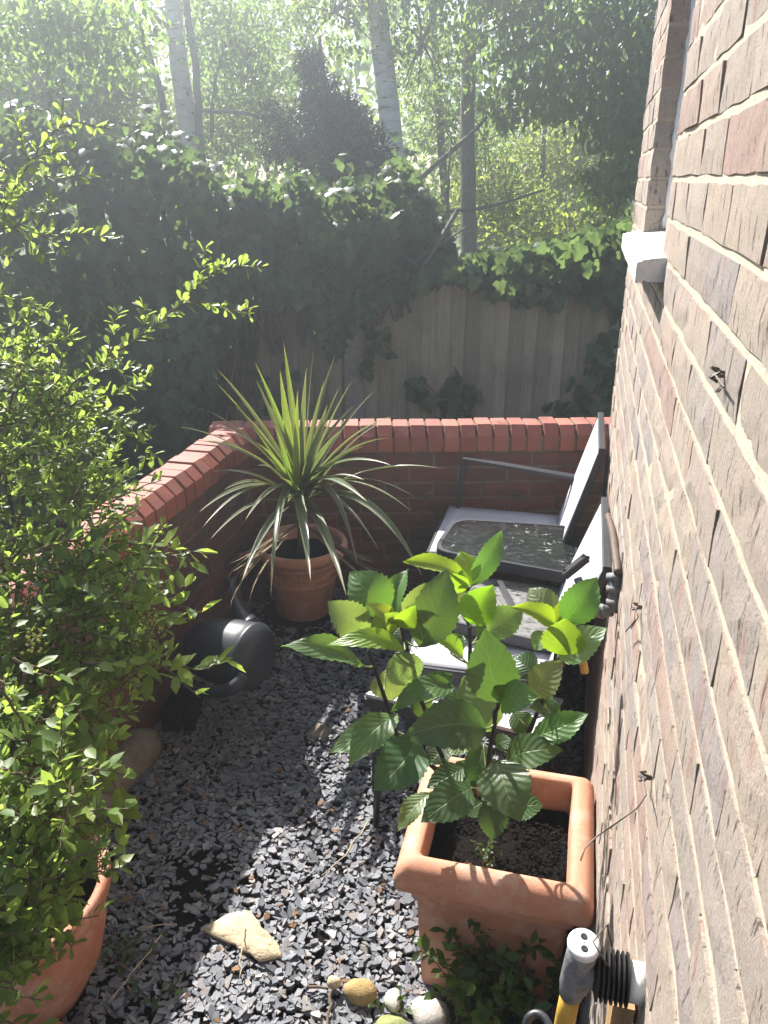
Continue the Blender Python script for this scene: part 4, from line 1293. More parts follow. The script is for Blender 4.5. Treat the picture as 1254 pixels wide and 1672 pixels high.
# (base, tip, width px in zoom units, Zbase, Ztip, colour, tilt right, tilt up, fold, droop)
HL = [
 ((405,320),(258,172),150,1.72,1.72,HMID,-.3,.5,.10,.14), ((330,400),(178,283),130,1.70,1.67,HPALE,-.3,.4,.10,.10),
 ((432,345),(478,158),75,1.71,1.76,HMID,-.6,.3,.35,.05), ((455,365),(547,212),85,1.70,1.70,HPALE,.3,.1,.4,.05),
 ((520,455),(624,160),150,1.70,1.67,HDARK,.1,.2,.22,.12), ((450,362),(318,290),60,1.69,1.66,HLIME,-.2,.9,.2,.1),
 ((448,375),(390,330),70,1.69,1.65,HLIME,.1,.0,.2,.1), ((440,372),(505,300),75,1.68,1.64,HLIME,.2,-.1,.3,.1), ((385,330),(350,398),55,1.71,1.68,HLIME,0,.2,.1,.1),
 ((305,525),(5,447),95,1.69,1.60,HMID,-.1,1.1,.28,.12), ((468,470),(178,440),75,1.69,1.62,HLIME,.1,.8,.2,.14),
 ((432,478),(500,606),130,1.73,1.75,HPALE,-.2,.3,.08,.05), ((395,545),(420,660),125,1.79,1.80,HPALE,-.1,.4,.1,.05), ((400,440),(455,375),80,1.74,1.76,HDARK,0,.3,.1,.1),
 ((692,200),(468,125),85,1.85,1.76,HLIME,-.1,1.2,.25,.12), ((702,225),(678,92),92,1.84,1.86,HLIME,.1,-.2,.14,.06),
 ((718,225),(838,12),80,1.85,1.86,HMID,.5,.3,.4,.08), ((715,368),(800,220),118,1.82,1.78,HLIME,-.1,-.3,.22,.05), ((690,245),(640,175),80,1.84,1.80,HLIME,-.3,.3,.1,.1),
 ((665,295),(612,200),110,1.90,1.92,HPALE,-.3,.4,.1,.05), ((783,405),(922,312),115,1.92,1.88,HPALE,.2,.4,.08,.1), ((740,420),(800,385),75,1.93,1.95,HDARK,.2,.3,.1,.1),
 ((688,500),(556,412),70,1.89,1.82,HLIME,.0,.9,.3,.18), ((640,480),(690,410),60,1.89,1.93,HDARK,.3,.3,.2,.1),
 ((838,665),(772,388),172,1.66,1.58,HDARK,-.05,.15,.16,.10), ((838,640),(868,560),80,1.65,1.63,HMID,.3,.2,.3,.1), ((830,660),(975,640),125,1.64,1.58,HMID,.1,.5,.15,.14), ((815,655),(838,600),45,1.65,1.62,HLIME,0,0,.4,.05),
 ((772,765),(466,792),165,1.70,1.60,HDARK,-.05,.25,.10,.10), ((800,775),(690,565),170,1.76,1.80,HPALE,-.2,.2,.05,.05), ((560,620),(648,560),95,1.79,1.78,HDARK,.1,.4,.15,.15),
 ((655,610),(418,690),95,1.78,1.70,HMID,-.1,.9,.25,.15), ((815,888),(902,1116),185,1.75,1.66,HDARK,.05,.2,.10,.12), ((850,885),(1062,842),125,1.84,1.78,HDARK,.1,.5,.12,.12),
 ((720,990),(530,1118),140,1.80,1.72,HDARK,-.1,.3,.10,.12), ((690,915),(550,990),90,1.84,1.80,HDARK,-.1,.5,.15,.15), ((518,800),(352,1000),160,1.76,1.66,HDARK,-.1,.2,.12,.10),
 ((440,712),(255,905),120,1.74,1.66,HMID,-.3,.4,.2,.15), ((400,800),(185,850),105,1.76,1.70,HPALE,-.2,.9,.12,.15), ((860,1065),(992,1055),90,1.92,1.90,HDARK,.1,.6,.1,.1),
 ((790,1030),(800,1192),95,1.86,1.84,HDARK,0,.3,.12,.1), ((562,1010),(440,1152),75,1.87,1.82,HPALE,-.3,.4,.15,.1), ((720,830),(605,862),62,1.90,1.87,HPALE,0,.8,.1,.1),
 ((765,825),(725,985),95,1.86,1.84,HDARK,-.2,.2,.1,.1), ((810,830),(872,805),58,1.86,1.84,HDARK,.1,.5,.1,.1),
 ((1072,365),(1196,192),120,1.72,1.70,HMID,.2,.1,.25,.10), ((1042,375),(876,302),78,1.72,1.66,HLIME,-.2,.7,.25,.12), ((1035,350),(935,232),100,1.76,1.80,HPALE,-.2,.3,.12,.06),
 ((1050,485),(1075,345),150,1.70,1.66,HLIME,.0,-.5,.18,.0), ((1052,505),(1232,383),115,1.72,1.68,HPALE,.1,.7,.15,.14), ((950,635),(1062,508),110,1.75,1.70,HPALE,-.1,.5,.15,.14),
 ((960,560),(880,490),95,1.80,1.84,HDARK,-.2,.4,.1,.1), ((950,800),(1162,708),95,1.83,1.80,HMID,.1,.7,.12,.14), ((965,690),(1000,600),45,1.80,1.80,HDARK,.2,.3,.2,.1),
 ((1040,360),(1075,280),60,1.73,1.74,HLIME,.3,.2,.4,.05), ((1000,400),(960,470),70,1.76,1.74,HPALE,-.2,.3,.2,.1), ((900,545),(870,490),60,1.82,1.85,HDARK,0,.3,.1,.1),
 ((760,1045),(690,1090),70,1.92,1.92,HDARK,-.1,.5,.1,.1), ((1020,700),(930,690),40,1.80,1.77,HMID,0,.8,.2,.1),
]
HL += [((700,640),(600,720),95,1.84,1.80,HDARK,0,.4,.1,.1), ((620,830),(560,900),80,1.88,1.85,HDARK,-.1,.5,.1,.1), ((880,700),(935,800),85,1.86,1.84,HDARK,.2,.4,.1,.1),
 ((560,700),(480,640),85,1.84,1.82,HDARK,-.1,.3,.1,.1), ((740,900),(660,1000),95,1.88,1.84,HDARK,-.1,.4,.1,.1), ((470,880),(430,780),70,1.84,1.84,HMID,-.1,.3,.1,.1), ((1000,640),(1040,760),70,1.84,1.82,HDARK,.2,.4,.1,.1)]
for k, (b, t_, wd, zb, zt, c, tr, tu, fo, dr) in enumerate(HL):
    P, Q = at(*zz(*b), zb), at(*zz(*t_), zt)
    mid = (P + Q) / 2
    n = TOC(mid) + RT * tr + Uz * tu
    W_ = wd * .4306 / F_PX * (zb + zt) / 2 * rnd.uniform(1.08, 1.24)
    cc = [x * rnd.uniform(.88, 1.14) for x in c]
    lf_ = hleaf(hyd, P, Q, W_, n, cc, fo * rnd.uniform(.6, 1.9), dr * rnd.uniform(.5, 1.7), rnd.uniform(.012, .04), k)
    # petiole to the closest stem
    best = min((q for s in stems for q in s), key=lambda q: (q - P).length + (0.06 if q.z > P.z + .01 else 0))
    if .006 < (best - P).length < .14:
        m_ = (best + P) / 2 + Vector((0, 0, -.008))
        MB().tube(curve(best, m_, P, 6), [.0028, .0026, .0024, .0022, .0021, .002, .0018], 6).build('petiole', M_PETIOLE, lf_, True)

def weed(name, label, cat, pts, nst, hgt, spread, lmin, lmax, nleaf, seed, T=LEAF_OVAL, m=None, cap=300, lean=(0, 0), matstem=None, group=None):
    """low leafy plant: arching stems with paired leaves, every leaf a part while they are few"""
    r = random.Random(seed); m = m or M_WEED
    c = sum(pts, Vector()) / len(pts)
    t = thing(name, (c.x, c.y, min(p.z for p in pts)), label, cat, group)
    lm = tm_mesh('leaf', T, m); sb = MB(); cnt = 0; rest = [[], [], [], []]
    for k in range(nst):
        p = pts[k % len(pts)] + Vector((r.gauss(0, spread * .25), r.gauss(0, spread * .25), 0))
        a = r.uniform(0, 6.28); h_ = hgt * r.uniform(.5, 1.1)
        tip = p + Vector((math.cos(a) * spread + lean[0], math.sin(a) * spread + lean[1], h_))
        ctl = p + Vector((math.cos(a) * spread * .2, math.sin(a) * spread * .2, h_ * .8))
        path = curve(p, ctl, tip, 10)
        sb.tube(path, [.0022 * (1 - .06 * i) for i in range(11)], 5)
        for i in range(nleaf):
            u = .15 + .85 * i / max(1, nleaf - 1)
            j = min(int(u * 10), 9); q = path[j].lerp(path[j + 1], u * 10 - j)
            d0 = (path[j + 1] - path[j]).normalized()
            side = Vector((r.gauss(0, 1), r.gauss(0, 1), r.gauss(0, .4))).normalized()
            d = (side + d0 * .5 + Vector((0, 0, .15))).normalized()
            nn = (Uz * 1.0 + side * .2 + Vector((r.gauss(0, .35), r.gauss(0, .35), 0))).normalized()
            L = r.uniform(lmin, lmax)
            if cnt < cap:
                link('leaf', lm, t, frame(q, d, nn, L)); cnt += 1
            else:
                rest[0].append(q); rest[1].append(d); rest[2].append(nn); rest[3].append(L)
    sb.build('stems', matstem or M_TWIG, t, True)['kind'] = 'stuff'
    if rest[0]:
        V, F = field(*T, np.array(rest[0]), np.array(rest[1]), np.array(rest[2]), np.array(rest[3]))
        o = link('foliage', np_mesh('foliage', V, F, m, np.repeat(np.random.default_rng(seed).random(len(rest[0])), len(T[0])), True), t); o['kind'] = 'stuff'
    return t
weed('creeping_shrub', 'low dark green leafy creeper hiding the front corner of the square planter', 'shrub', [gp(x, y) for x, y in ((760, 1660), (800, 1640), (850, 1640), (890, 1650), (820, 1700), (870, 1690), (780, 1700))], 64, .27, .10, .026, .044, 10, 21, cap=300)
weed('planter_weed', 'small feathery weed at the foot of the hydrangea stems', 'weed', [Vector((PC[0] - .02, PC[1] - .10, .36)), Vector((PC[0] - .03, PC[1] - .06, .36))], 9, .07, .025, .010, .018, 8, 22)
weed('slate_weed', 'small low weed in the shaded slate right of the scalloped pot', 'weed', [gp(205, 1590), gp(190, 1560), gp(230, 1570)], 10, .06, .06, .016, .028, 6, 23)
weed('slate_weed', 'tiny bright clover like weed near the bottom left of the slate', 'weed', [gp(255, 1650), gp(285, 1625)], 5, .03, .03, .016, .026, 4, 24)
weed('slate_weed', 'bright green sprig beside the white stone at the bottom', 'weed', [gp(735, 1668), gp(650, 1665)], 7, .05, .04, .014, .022, 7, 25)
weed('corner_weed', 'dim low weed between the round pot and the left wall', 'weed', [gp(405, 960, .05), gp(420, 985, .04), gp(430, 940, .05)], 12, .08, .06, .018, .03, 6, 26)
weed('wall_weed', 'dim leafy weed behind the nearer chair back against the house wall', 'weed', [Vector((.125, 2.76, .30)) + Vector((0, .03 * k, .08 * k)) for k in range(3)], 8, .10, .06, .02, .035, 6, 27)

# ------------------------------------------------------------------ cordyline
CC = CP + Vector((0.005, -.005, .0))
cord = thing('spiky_palm', CP + Vector((0, 0, .29)), 'spiky cordyline with long striped green leaves in the round pot', 'plant')
crown = CC + Vector((.0, 0, .56))
MB().tube([CC + Vector((0, 0, .28)), CC + Vector((.006, 0, .40)), CC + Vector((0, 0, .50)), CC + Vector((0, 0, .60))], [.026, .024, .030, .018], 12).build('stem', M_BARK, cord, True)
def blade(p0, p1, ctl, wd, color, twist=0.0, m=None, name='leaf', nu=14):
    vs, fs, uv = [], [], []
    for i in range(nu + 1):
        u = i / nu
        p = p0 * (1 - u) ** 2 + ctl * 2 * u * (1 - u) + p1 * u * u
        d = ((ctl - p0) * (1 - u) + (p1 - ctl) * u).normalized()
        y = d.cross(Uz)
        if y.length < .08: y = d.cross(Vector((.3, -1, 0)))
        y.normalize()
        n = y.cross(d)
        c_, s_ = math.cos(twist * (.3 + u)), math.sin(twist * (.3 + u))
        y, n = y * c_ + n * s_, n * c_ - y * s_
        w_ = wd * .5 * (min(1, .55 + u * 2.2) if u < .3 else 1.0) * (1 - max(0, (u - .35) / .65) ** 1.7)
        for j, v in enumerate((-1, -.5, 0, .5, 1)):
            vs.append(p + y * (v * w_) + n * (abs(v) * w_ * .45)); uv.append((u, (v + 1) / 2))
    for i in range(nu):
        for j in range(4):
            a = i * 5 + j; fs.append((a, a + 5, a + 6, a + 1))
    me = MB().add(vs, fs).mesh(name, m or M_CORD, True)
    ul = me.uv_layers.new(name='UVMap')
    li = np.zeros(len(me.loops), dtype=np.int32); me.loops.foreach_get('vertex_index', li)
    ul.data.foreach_set('uv', np.array(uv, dtype=np.float32)[li].ravel())
    o = link(name, me, cord); o.color = (*color, 1)
    return o
CG, CL, CD = (.066, .090, .066), (.125, .19, .022), (.048, .070, .055)
# (tip px, depth Z, width, colour, lift of the control point)
CLV = [
 (463,559,3.10,.034,CL,.1), (513,559,3.18,.034,CG,.1), (416,591,3.00,.032,CL,.12), (548,577,3.30,.028,CG,.12), (354,602,3.05,.034,CD,.14), (352,624,2.95,.024,CL,.14),
 (575,621,3.20,.026,CG,.14), (556,629,3.05,.030,CG,.14), (333,668,3.05,.026,CG,.2), (457,604,2.95,.034,CL,.1), (486,636,2.88,.034,CL,.08), (418,620,3.3,.034,CD,.12),
 (314,719,3.25,.026,CD,.22), (288,696,3.15,.022,CG,.25), (345,770,3.2,.030,CD,.24), (644,679,3.3,.036,CG,.24), (622,690,3.4,.034,CG,.22), (636,715,3.10,.026,CG,.2), (596,728,2.95,.030,CG,.16),
 (595,750,3.2,.030,CD,.2), (725,766,3.15,.032,CG,.30), (676,811,3.2,.030,CG,.34), (673,836,3.0,.034,CG,.32), (690,942,2.86,.040,CG,.36), (324,837,2.85,.036,CG,.34),
 (330,862,2.8,.030,CD,.34), (343,881,2.75,.028,CD,.34), (507,948,2.62,.044,CG,.22), (394,951,2.68,.046,CG,.30), (442,977,2.66,.036,CG,.28), (566,974,2.70,.042,CG,.30), (585,929,2.95,.036,CD,.26),
 (448,693,2.84,.034,CL,.10), (416,722,2.8,.026,CL,.16), (595,784,3.1,.028,CD,.24), (365,800,2.85,.036,CG,.26), (420,760,2.75,.034,CG,.16), (560,700,2.9,.034,CG,.14), (535,660,2.85,.032,CG,.10),
 (440,660,3.2,.034,CD,.1), (600,820,2.75,.034,CG,.26), (400,850,2.7,.034,CG,.28), (330,720,3.0,.030,CG,.24), (530,620,3.1,.032,CD,.1), (470,820,2.66,.030,CG,.12), (640,760,2.95,.028,CG,.26),
 (500,600,3.0,.032,CG,.08), (350,690,3.3,.030,CD,.2), (580,660,3.3,.032,CD,.16), (620,900,2.9,.03,CD,.34), (380,660,2.95,.032,CG,.16), (455,780,2.72,.026,CL,.08), (610,640,3.45,.03,CD,.2),
]
for k, (x, y, Z, wd, c, lf) in enumerate(CLV):
    tip = at(x, y, Z)
    st = crown + Vector((rnd.gauss(0, .014), rnd.gauss(0, .014), rnd.uniform(-.06, .05)))
    dv = tip - st
    ctl = st + dv * .5 + Vector((0, 0, lf * .52 * max(.35, min(1, dv.length / .55))))
    if dv.z < 0: ctl = st + Vector((dv.x, dv.y, 0)) * .62 + Vector((0, 0, lf * .9))
    blade(st, tip, ctl, wd * .95, [q * rnd.uniform(.85, 1.15) for q in c], rnd.uniform(-.5, .5))
# dead leaves hanging on the left side of the pot
for k in range(13):
    x = rnd.uniform(372, 412); y = rnd.uniform(900, 1010)
    tip = at(x, y, rnd.uniform(2.85, 3.0)); st = crown + Vector((rnd.gauss(0, .01), rnd.gauss(0, .01), -.12))
    ctl = Vector((tip.x - rnd.uniform(.0, .03), tip.y, st.z + .06))
    blade(st, tip, ctl, rnd.uniform(.004, .009), (.2, .15, .1), rnd.uniform(-1, 1), M_DEAD, 'dead_leaf', 9)
for k in range(6):
    tip = at(rnd.uniform(560, 640), rnd.uniform(900, 960), rnd.uniform(2.85, 3.0)); st = crown + Vector((0, 0, -.12))
    blade(st, tip, Vector((tip.x, tip.y, st.z + .03)), .010, (.2, .15, .1), rnd.uniform(-1, 1), M_DEAD, 'dead_leaf', 9)

# ------------------------------------------------------------------ thorny shrub at the left
shr = thing('thorny_shrub', LP + Vector((0, 0, .29)), 'large thorny evergreen shrub with small glossy leaves arching over the left wall', 'shrub')
LS = tm_mesh('leaf', LEAF_SPOON, M_SHRUB); LO = tm_mesh('leaf', LEAF_OVAL, M_SHRUB)
sb = MB(); leaves = []
root = LP + Vector((0, 0, .30))
def leafy(path, lmin, lmax, step, oval=False, r0=.004, dens=1.0, clump=2):
    n = len(path)
    sb.tube(path, [max(.0012, r0 * (1 - .75 * i / n)) for i in range(n)], 5)
    acc = 0
    for i in range(n - 1):
        seg = path[i + 1] - path[i]; L = seg.length; d0 = seg.normalized()
        acc += L
        while acc > step:
            acc -= step
            p = path[i].lerp(path[i + 1], rnd.random())
            for _ in range(clump if rnd.random() < dens else 1):
                s = Vector((rnd.gauss(0, 1), rnd.gauss(0, 1), rnd.gauss(.35, .7))); s = (s - d0 * s.dot(d0)).normalized()
                d = (s * .8 + d0 * rnd.uniform(.2, .9)).normalized()
                nn = Vector((rnd.gauss(0, .45), rnd.gauss(0, .45), 1)).normalized()
                leaves.append((p, d, nn, rnd.uniform(lmin, lmax), oval))
            if rnd.random() < .25:
                s = Vector((rnd.gauss(0, 1), rnd.gauss(0, 1), rnd.gauss(0, 1))); s = (s - d0 * s.dot(d0)).normalized()
                sb.tube([p, p + s * rnd.uniform(.012, .022)], [.0011, .0003], 4, False)
def twigpx(pts, Z0, Z1, lmin=.026, lmax=.042, step=.011, oval=False, r0=.0035, dens=.8, side=3, clump=2):
    n = len(pts)
    P = smooth([at(x, y, Z0 + (Z1 - Z0) * i / (n - 1)) for i, (x, y) in enumerate(pts)])
    leafy(P, lmin, lmax, step, oval, r0, dens, clump)
    for _ in range(side):
        i = rnd.randrange(1, len(P) - 2); d = (P[i + 1] - P[i]).normalized()
        s = Vector((rnd.gauss(0, 1), rnd.gauss(0, 1), rnd.gauss(0, 1))); s = (s - d * s.dot(d)).normalized()
        L = rnd.uniform(.04, .09)
        leafy(smooth([P[i], P[i] + (d * .6 + s * .6) * L * .5, P[i] + (d * .8 + s * .9) * L], 3, .002), lmin * .85, lmax * .9, step, oval, .002, dens, clump)
# upper arching twigs in front of the ivy
TW = [
 ([(-40,800),(40,740),(70,715),(110,640),(155,600),(210,560),(255,530),(295,495),(320,460),(338,398)], 1.95, 2.15, 5),
 ([(318,470),(345,452),(362,440),(400,436),(435,434)], 2.13, 2.16, 2), ([(290,498),(330,495),(365,505),(412,513)], 2.13, 2.17, 2),
 ([(110,640),(150,645),(200,640),(248,612)], 2.05, 2.2, 2), ([(150,600),(185,600),(215,608),(248,610)], 2.06, 2.2, 2),
 ([(-40,430),(0,350),(40,280),(80,222),(120,203),(150,205),(180,210)], 1.9, 2.1, 3), ([(40,275),(80,288),(110,290),(148,285)], 2.0, 2.1, 1), ([(48,262),(35,225),(26,190)], 2.0, 2.02, 1),
 ([(20,330),(50,305),(70,290)], 1.98, 2.0, 1), ([(70,235),(85,245),(100,256)], 2.03, 2.05, 0),
 ([(-40,375),(20,374),(70,382),(130,382),(178,390)], 1.9, 2.08, 2), ([(25,372),(55,345),(85,325)], 1.95, 2.0, 1), ([(45,385),(65,405),(82,425)], 1.97, 2.0, 1), ([(55,375),(70,355),(88,330)], 1.97, 2.02, 1),
 ([(-40,490),(10,482),(60,500),(108,515)], 1.9, 2.05, 2), ([(-30,560),(20,530),(50,512)], 1.9, 2.0, 2), ([(-30,410),(0,415),(20,422)], 1.9, 1.95, 1),
 ([(-30,300),(0,330),(5,380)], 1.9, 1.95, 2), ([(-20,250),(5,265),(10,330)], 1.9, 1.95, 1),
 ([(-40,640),(20,640),(90,655),(150,668),(200,690),(245,705)], 1.9, 2.1, 3), ([(120,660),(170,672),(215,715),(257,745)], 2.0, 2.15, 2), ([(150,670),(190,678),(228,676)], 2.05, 2.15, 1),
 ([(-20,600),(30,590),(80,560),(130,555)], 1.9, 2.05, 2), ([(40,640),(48,590),(45,540),(50,505)], 1.95, 2.0, 2), ([(90,620),(110,560),(110,530)], 2.0, 2.05, 2), ([(175,600),(185,545),(190,510)], 2.05, 2.12, 1), ([(232,545),(236,510),(232,500)], 2.1, 2.14, 0),
 ([(-30,700),(30,690),(90,700),(140,690)], 1.85, 2.0, 3), ([(-30,660),(20,680),(60,650),(100,640)], 1.85, 2.0, 3),
]
for pts, z0, z1, sd in TW: twigpx(pts, z0, z1, .022, .038, .0125, False, .0038 if len(pts) > 6 else .0022, .75, max(0, sd - 1))
# broader leaved sprigs reaching over the wall and the yard
for pts, z0, z1 in (([(60,900),(120,880),(200,885),(260,893),(300,898),(345,905)], 1.65, 1.80), ([(70,930),(140,955),(200,985),(240,1000),(285,1018)], 1.6, 1.78), ([(140,1080),(210,1082),(280,1088),(330,1092),(370,1078)], 1.55, 1.7),
                    ([(20,1075),(90,1100),(130,1120),(152,1140)], 1.45, 1.58), ([(60,990),(130,1005),(180,1000),(260,985),(330,1000)], 1.6, 1.75), ([(130,1160),(160,1220),(195,1300),(213,1352)], 1.48, 1.50),
                    ([(0,1110),(30,1170),(50,1210),(62,1240)], 1.35, 1.4), ([(200,1110),(230,1090),(250,1100),(270,1080)], 1.6, 1.68), ([(60,1180),(110,1170),(140,1175),(180,1190)], 1.45, 1.55)):
    twigpx(pts, z0, z1, .036, .058, .017, True, .003, .35, 2, 1)
# dense body: short leafy shoots filling the bush
def inside(x, y):
    if y < 560: return False
    if y < 720: return x < 40 + (y - 560) * .75
    if y < 880: return x < 165 + (y - 720) * .22
    if y < 1130: return x < 235 - abs(y - 1000) * .1
    if y < 1250: return x < 190 - (y - 1130) * .5
    if y < 1480: return x < 128 - (y - 1250) * .12
    return x < 70 - (y - 1480) * .35 and x > -60 and rnd.random() < .8
cnt = 0
while cnt < 980:
    x, y = rnd.uniform(-110, 260), rnd.uniform(560, 1672)
    if not inside(x, y): continue
    cnt += 1
    f_ = (y - 560) / 1110
    Z = 2.02 - .80 * f_ + rnd.uniform(-.10, .28)
    if y > 1250 : Z = rnd.uniform(1.28, 1.52) - .06 * (y - 1250) / 420
    p = at(x, y, Z)
    a = rnd.uniform(0, 6.28)
    d = Vector((.45 + .6 * math.cos(a), .1 + .6 * math.sin(a), rnd.uniform(-.25, .55))).normalized()
    L = rnd.uniform(.06, .13)
    big = y > 820 and rnd.random() < .55
    P = smooth([p, p + d * L * .5 + Vector((0, 0, .006)), p + d * L], 4, .004)
    leafy(P, .026 if big else .019, .043 if big else .032, .014 if big else .011, big, .0022, .6, 2 if not big else 1)
# limbs from the pot to the body
for tgt in ((60,720,2.0), (0,900,1.7), (120,950,1.75), (40,1100,1.5), (150,860,1.85), (-40,500,1.95), (90,1250,1.42), (30,600,1.98), (-40,760,1.8)):
    q = at(*tgt); m_ = root.lerp(q, .5) + Vector((rnd.gauss(0, .05), rnd.gauss(0, .05), .06))
    P = smooth([root + Vector((rnd.gauss(0, .03), rnd.gauss(0, .03), -.01)), root.lerp(m_, .5) + Vector((0, 0, .05)), m_, q], 5, .01)
    sb.tube(P, [.009 * (1 - .6 * i / len(P)) for i in range(len(P))], 7)
# berries
sb.build('branches', M_TWIG, shr, True)['kind'] = 'stuff'
leaves.sort(key=lambda l: (l[0] - CAM).length - l[3] * 6)
def vis(p):
    d = p - CAM; q = (d.dot(RT), d.dot(UP), d.dot(FW))
    if q[2] < .05: return False
    x, y = q[0] / q[2] * F_PX + PW / 2, PH / 2 - q[1] / q[2] * F_PX
    return -10 < x < PW and 0 < y < PH
near = [l for l in leaves if vis(l[0])][:300]
ids = set(map(id, near)); far = [l for l in leaves if id(l) not in ids]
for (p, d, nn, L, ov) in near: link('leaf', LO if ov else LS, shr, frame(p, d, nn, L))
for ov, T in ((False, LEAF_SPOON), (True, LEAF_OVAL)):
    ls = [l for l in far if l[4] == ov]
    V, F = field(*T, np.array([l[0] for l in ls]), np.array([l[1] for l in ls]), np.array([l[2] for l in ls]), np.array([l[3] for l in ls]))
    o = link('foliage', np_mesh('foliage', V, F, M_SHRUB, np.repeat(rng.random(len(ls)), len(T[0])), True), shr); o['kind'] = 'stuff'
# clusters of small yellow green fruit
bm_ = MB()
for (cx, cy, Z) in ((245, 1030, 1.66), (225, 1055, 1.64), (235, 1010, 1.68), (60, 1040, 1.45), (190, 905, 1.75)):
    for _ in range(26):
        p = at(cx + rnd.gauss(0, 11), cy + rnd.gauss(0, 14), Z + rnd.gauss(0, .012))
        bm_.lathe([(.0004, .003), (.0026, .0015), (.0026, -.0015), (.0004, -.003)], 7, Matrix.Translation(p))
bm_.build('berries', simple('young_berries', (.30, .30, .06), .5, .4, .2, 80), shr, True)['kind'] = 'stuff'

# ------------------------------------------------------------------ ivy
def ivy(name, label, P, D, Nn, L, vines, seed, nind=300, T=LEAF_IVY, m=None):
    r_ = np.random.default_rng(seed); m = m or M_IVY
    c = P.mean(0)
    t = thing(name, (float(c[0]), float(c[1]), 0.0), label, 'ivy')
    d = np.linalg.norm(P - np.array(CAM), axis=1) - L * 4
    order = np.argsort(d)
    ok = np.array([vis(Vector(p)) for p in P[order]])
    near = order[ok][:nind]; mask = np.ones(len(P), bool); mask[near] = False
    lm = tm_mesh('leaf', T, m)
    for i in near: link('leaf', lm, t, frame(Vector(P[i]), Vector(D[i]), Vector(Nn[i]), float(L[i])))
    if mask.any():
        V, F = field(*T, P[mask], D[mask], Nn[mask], L[mask])
        o = link('foliage', np_mesh('foliage', V, F, m, np.repeat(r_.random(int(mask.sum())), len(T[0])), True), t); o['kind'] = 'stuff'
    if vines:
        vb = MB()
        for v, rad in vines: vb.tube(v, rad, 6)
        o = vb.build('vines', M_TWIG, t, True)
    return t
def interp(x, tab):
    xs, ys = zip(*tab)
    return np.interp(x, xs, ys)
ENP = np.array(RT); HNP = np.array(HD)
def es_np(e, s, z): return e[:, None] * ENP + s[:, None] * HNP + np.stack([np.zeros_like(z), np.zeros_like(z), z], -1)

# big ivy hedge over the left of the fence: heights from the picture, depth swells towards the camera on the left
def hedge(seed, n):
    r_ = np.random.default_rng(seed)
    e = r_.uniform(-3.6, .42, n)
    top = interp(e, [(-3.6, 2.25), (-2.6, 2.2), (-2.1, 2.17), (-1.7, 2.15), (-1.3, 2.07), (-.95, 1.96), (-.7, 1.86), (-.52, 1.80), (-.42, 1.83), (-.2, 1.93), (0, 1.95), (.18, 1.88), (.30, 1.72), (.38, 1.55), (.42, 1.4)])
    bot = interp(e, [(-3.6, -.1), (-1.15, -.1), (-1.04, .45), (-.94, 1.0), (-.78, 1.32), (-.5, 1.26), (-.36, 1.16), (-.28, .98), (-.18, 1.06), (-.06, 1.22), (.1, 1.24), (.25, 1.4), (.42, 1.45)])
    front = interp(e, [(-3.6, 3.9), (-2.4, 4.15), (-1.6, 4.38), (-.9, 4.6), (-.3, 4.66), (.42, 4.78)])
    u = r_.random(n)
    bulge = .10 * np.sin(e * 3.1 + 1) + .08 * np.sin(e * 7.3) + .07 * np.sin(top * 3 + u * 9 + e * 4)
    istop = r_.random(n) < .22
    z = np.where(istop, top - r_.random(n) ** 2 * .12, bot + (top - bot) * u)
    fr = front + bulge + np.where(z < 1.0, (1.0 - z) * .12, 0)
    round_ = np.clip((z - (top - .35)) / .35, 0, 1) ** 2 * .30
    s = np.where(istop, fr + .12 + r_.random(n) * .7, fr + round_ + np.abs(r_.normal(0, .09, n)))
    z = z + .07 * np.sin(e * 9) * (z > 1.5) + .04 * np.sin(e * 23)
    P = es_np(e, s, z)
    Nn = -HNP[None] + np.array([0, 0, .45])[None] + r_.normal(0, .38, (n, 3)); Nn[istop] += np.array([0, 0, .9])
    D = np.array([0, 0, -1.0])[None] + r_.normal(0, .42, (n, 3)) + -HNP[None] * .25; D[istop] += -HNP * .5 + r_.normal(0, .5, (int(istop.sum()), 3))
    L = np.where(istop, r_.uniform(.04, .075, n), r_.uniform(.055, .105, n))
    z_up = (r_.random(n) < .06) & istop; P[z_up, 2] += r_.uniform(.03, .16, int(z_up.sum()))
    return P, norm(D), norm(Nn), L
P, D, Nn, L = hedge(31, 9500)
vines = []
for (x0, y0, x1, y1) in ((455, 520, 520, 470), (440, 560, 500, 500), (480, 420, 440, 520)):
    vines.append(([at(x0, y0, 4.75), at((x0 + x1) / 2 + 4, (y0 + y1) / 2, 4.72), at(x1, y1, 4.72)], .007))
ivy('ivy_hedge', 'huge dark ivy mass smothering the left half of the fence', P, D, Nn, L, vines, 31)
# solid shaded inside of the hedge: old stems
hb = MB()
for k in range(170):
    e = rnd.uniform(-3.5, .2); s_ = float(interp(e, [(-3.6, 4.25), (-1.6, 4.7), (.42, 4.9)])) + rnd.uniform(.05, .3)
    zt = float(interp(e, [(-3.6, 2.1), (-1.3, 1.95), (-.52, 1.65), (0, 1.78), (.3, 1.5)]))
    zb = float(interp(e, [(-3.6, -.1), (-1.15, -.1), (-.85, .85), (.1, 1.1), (.42, 1.3)]))
    hb.tube([es(e, s_, zb), es(e + rnd.gauss(0, .1), s_ - .05, (zb + zt) / 2), es(e + rnd.gauss(0, .15), s_, zt)], rnd.uniform(.006, .016), 5)
ih = [o for o in bpy.data.objects if o.name == 'ivy_hedge'][0]
hb.build('old_stems', M_BARK, ih, True)['kind'] = 'stuff'

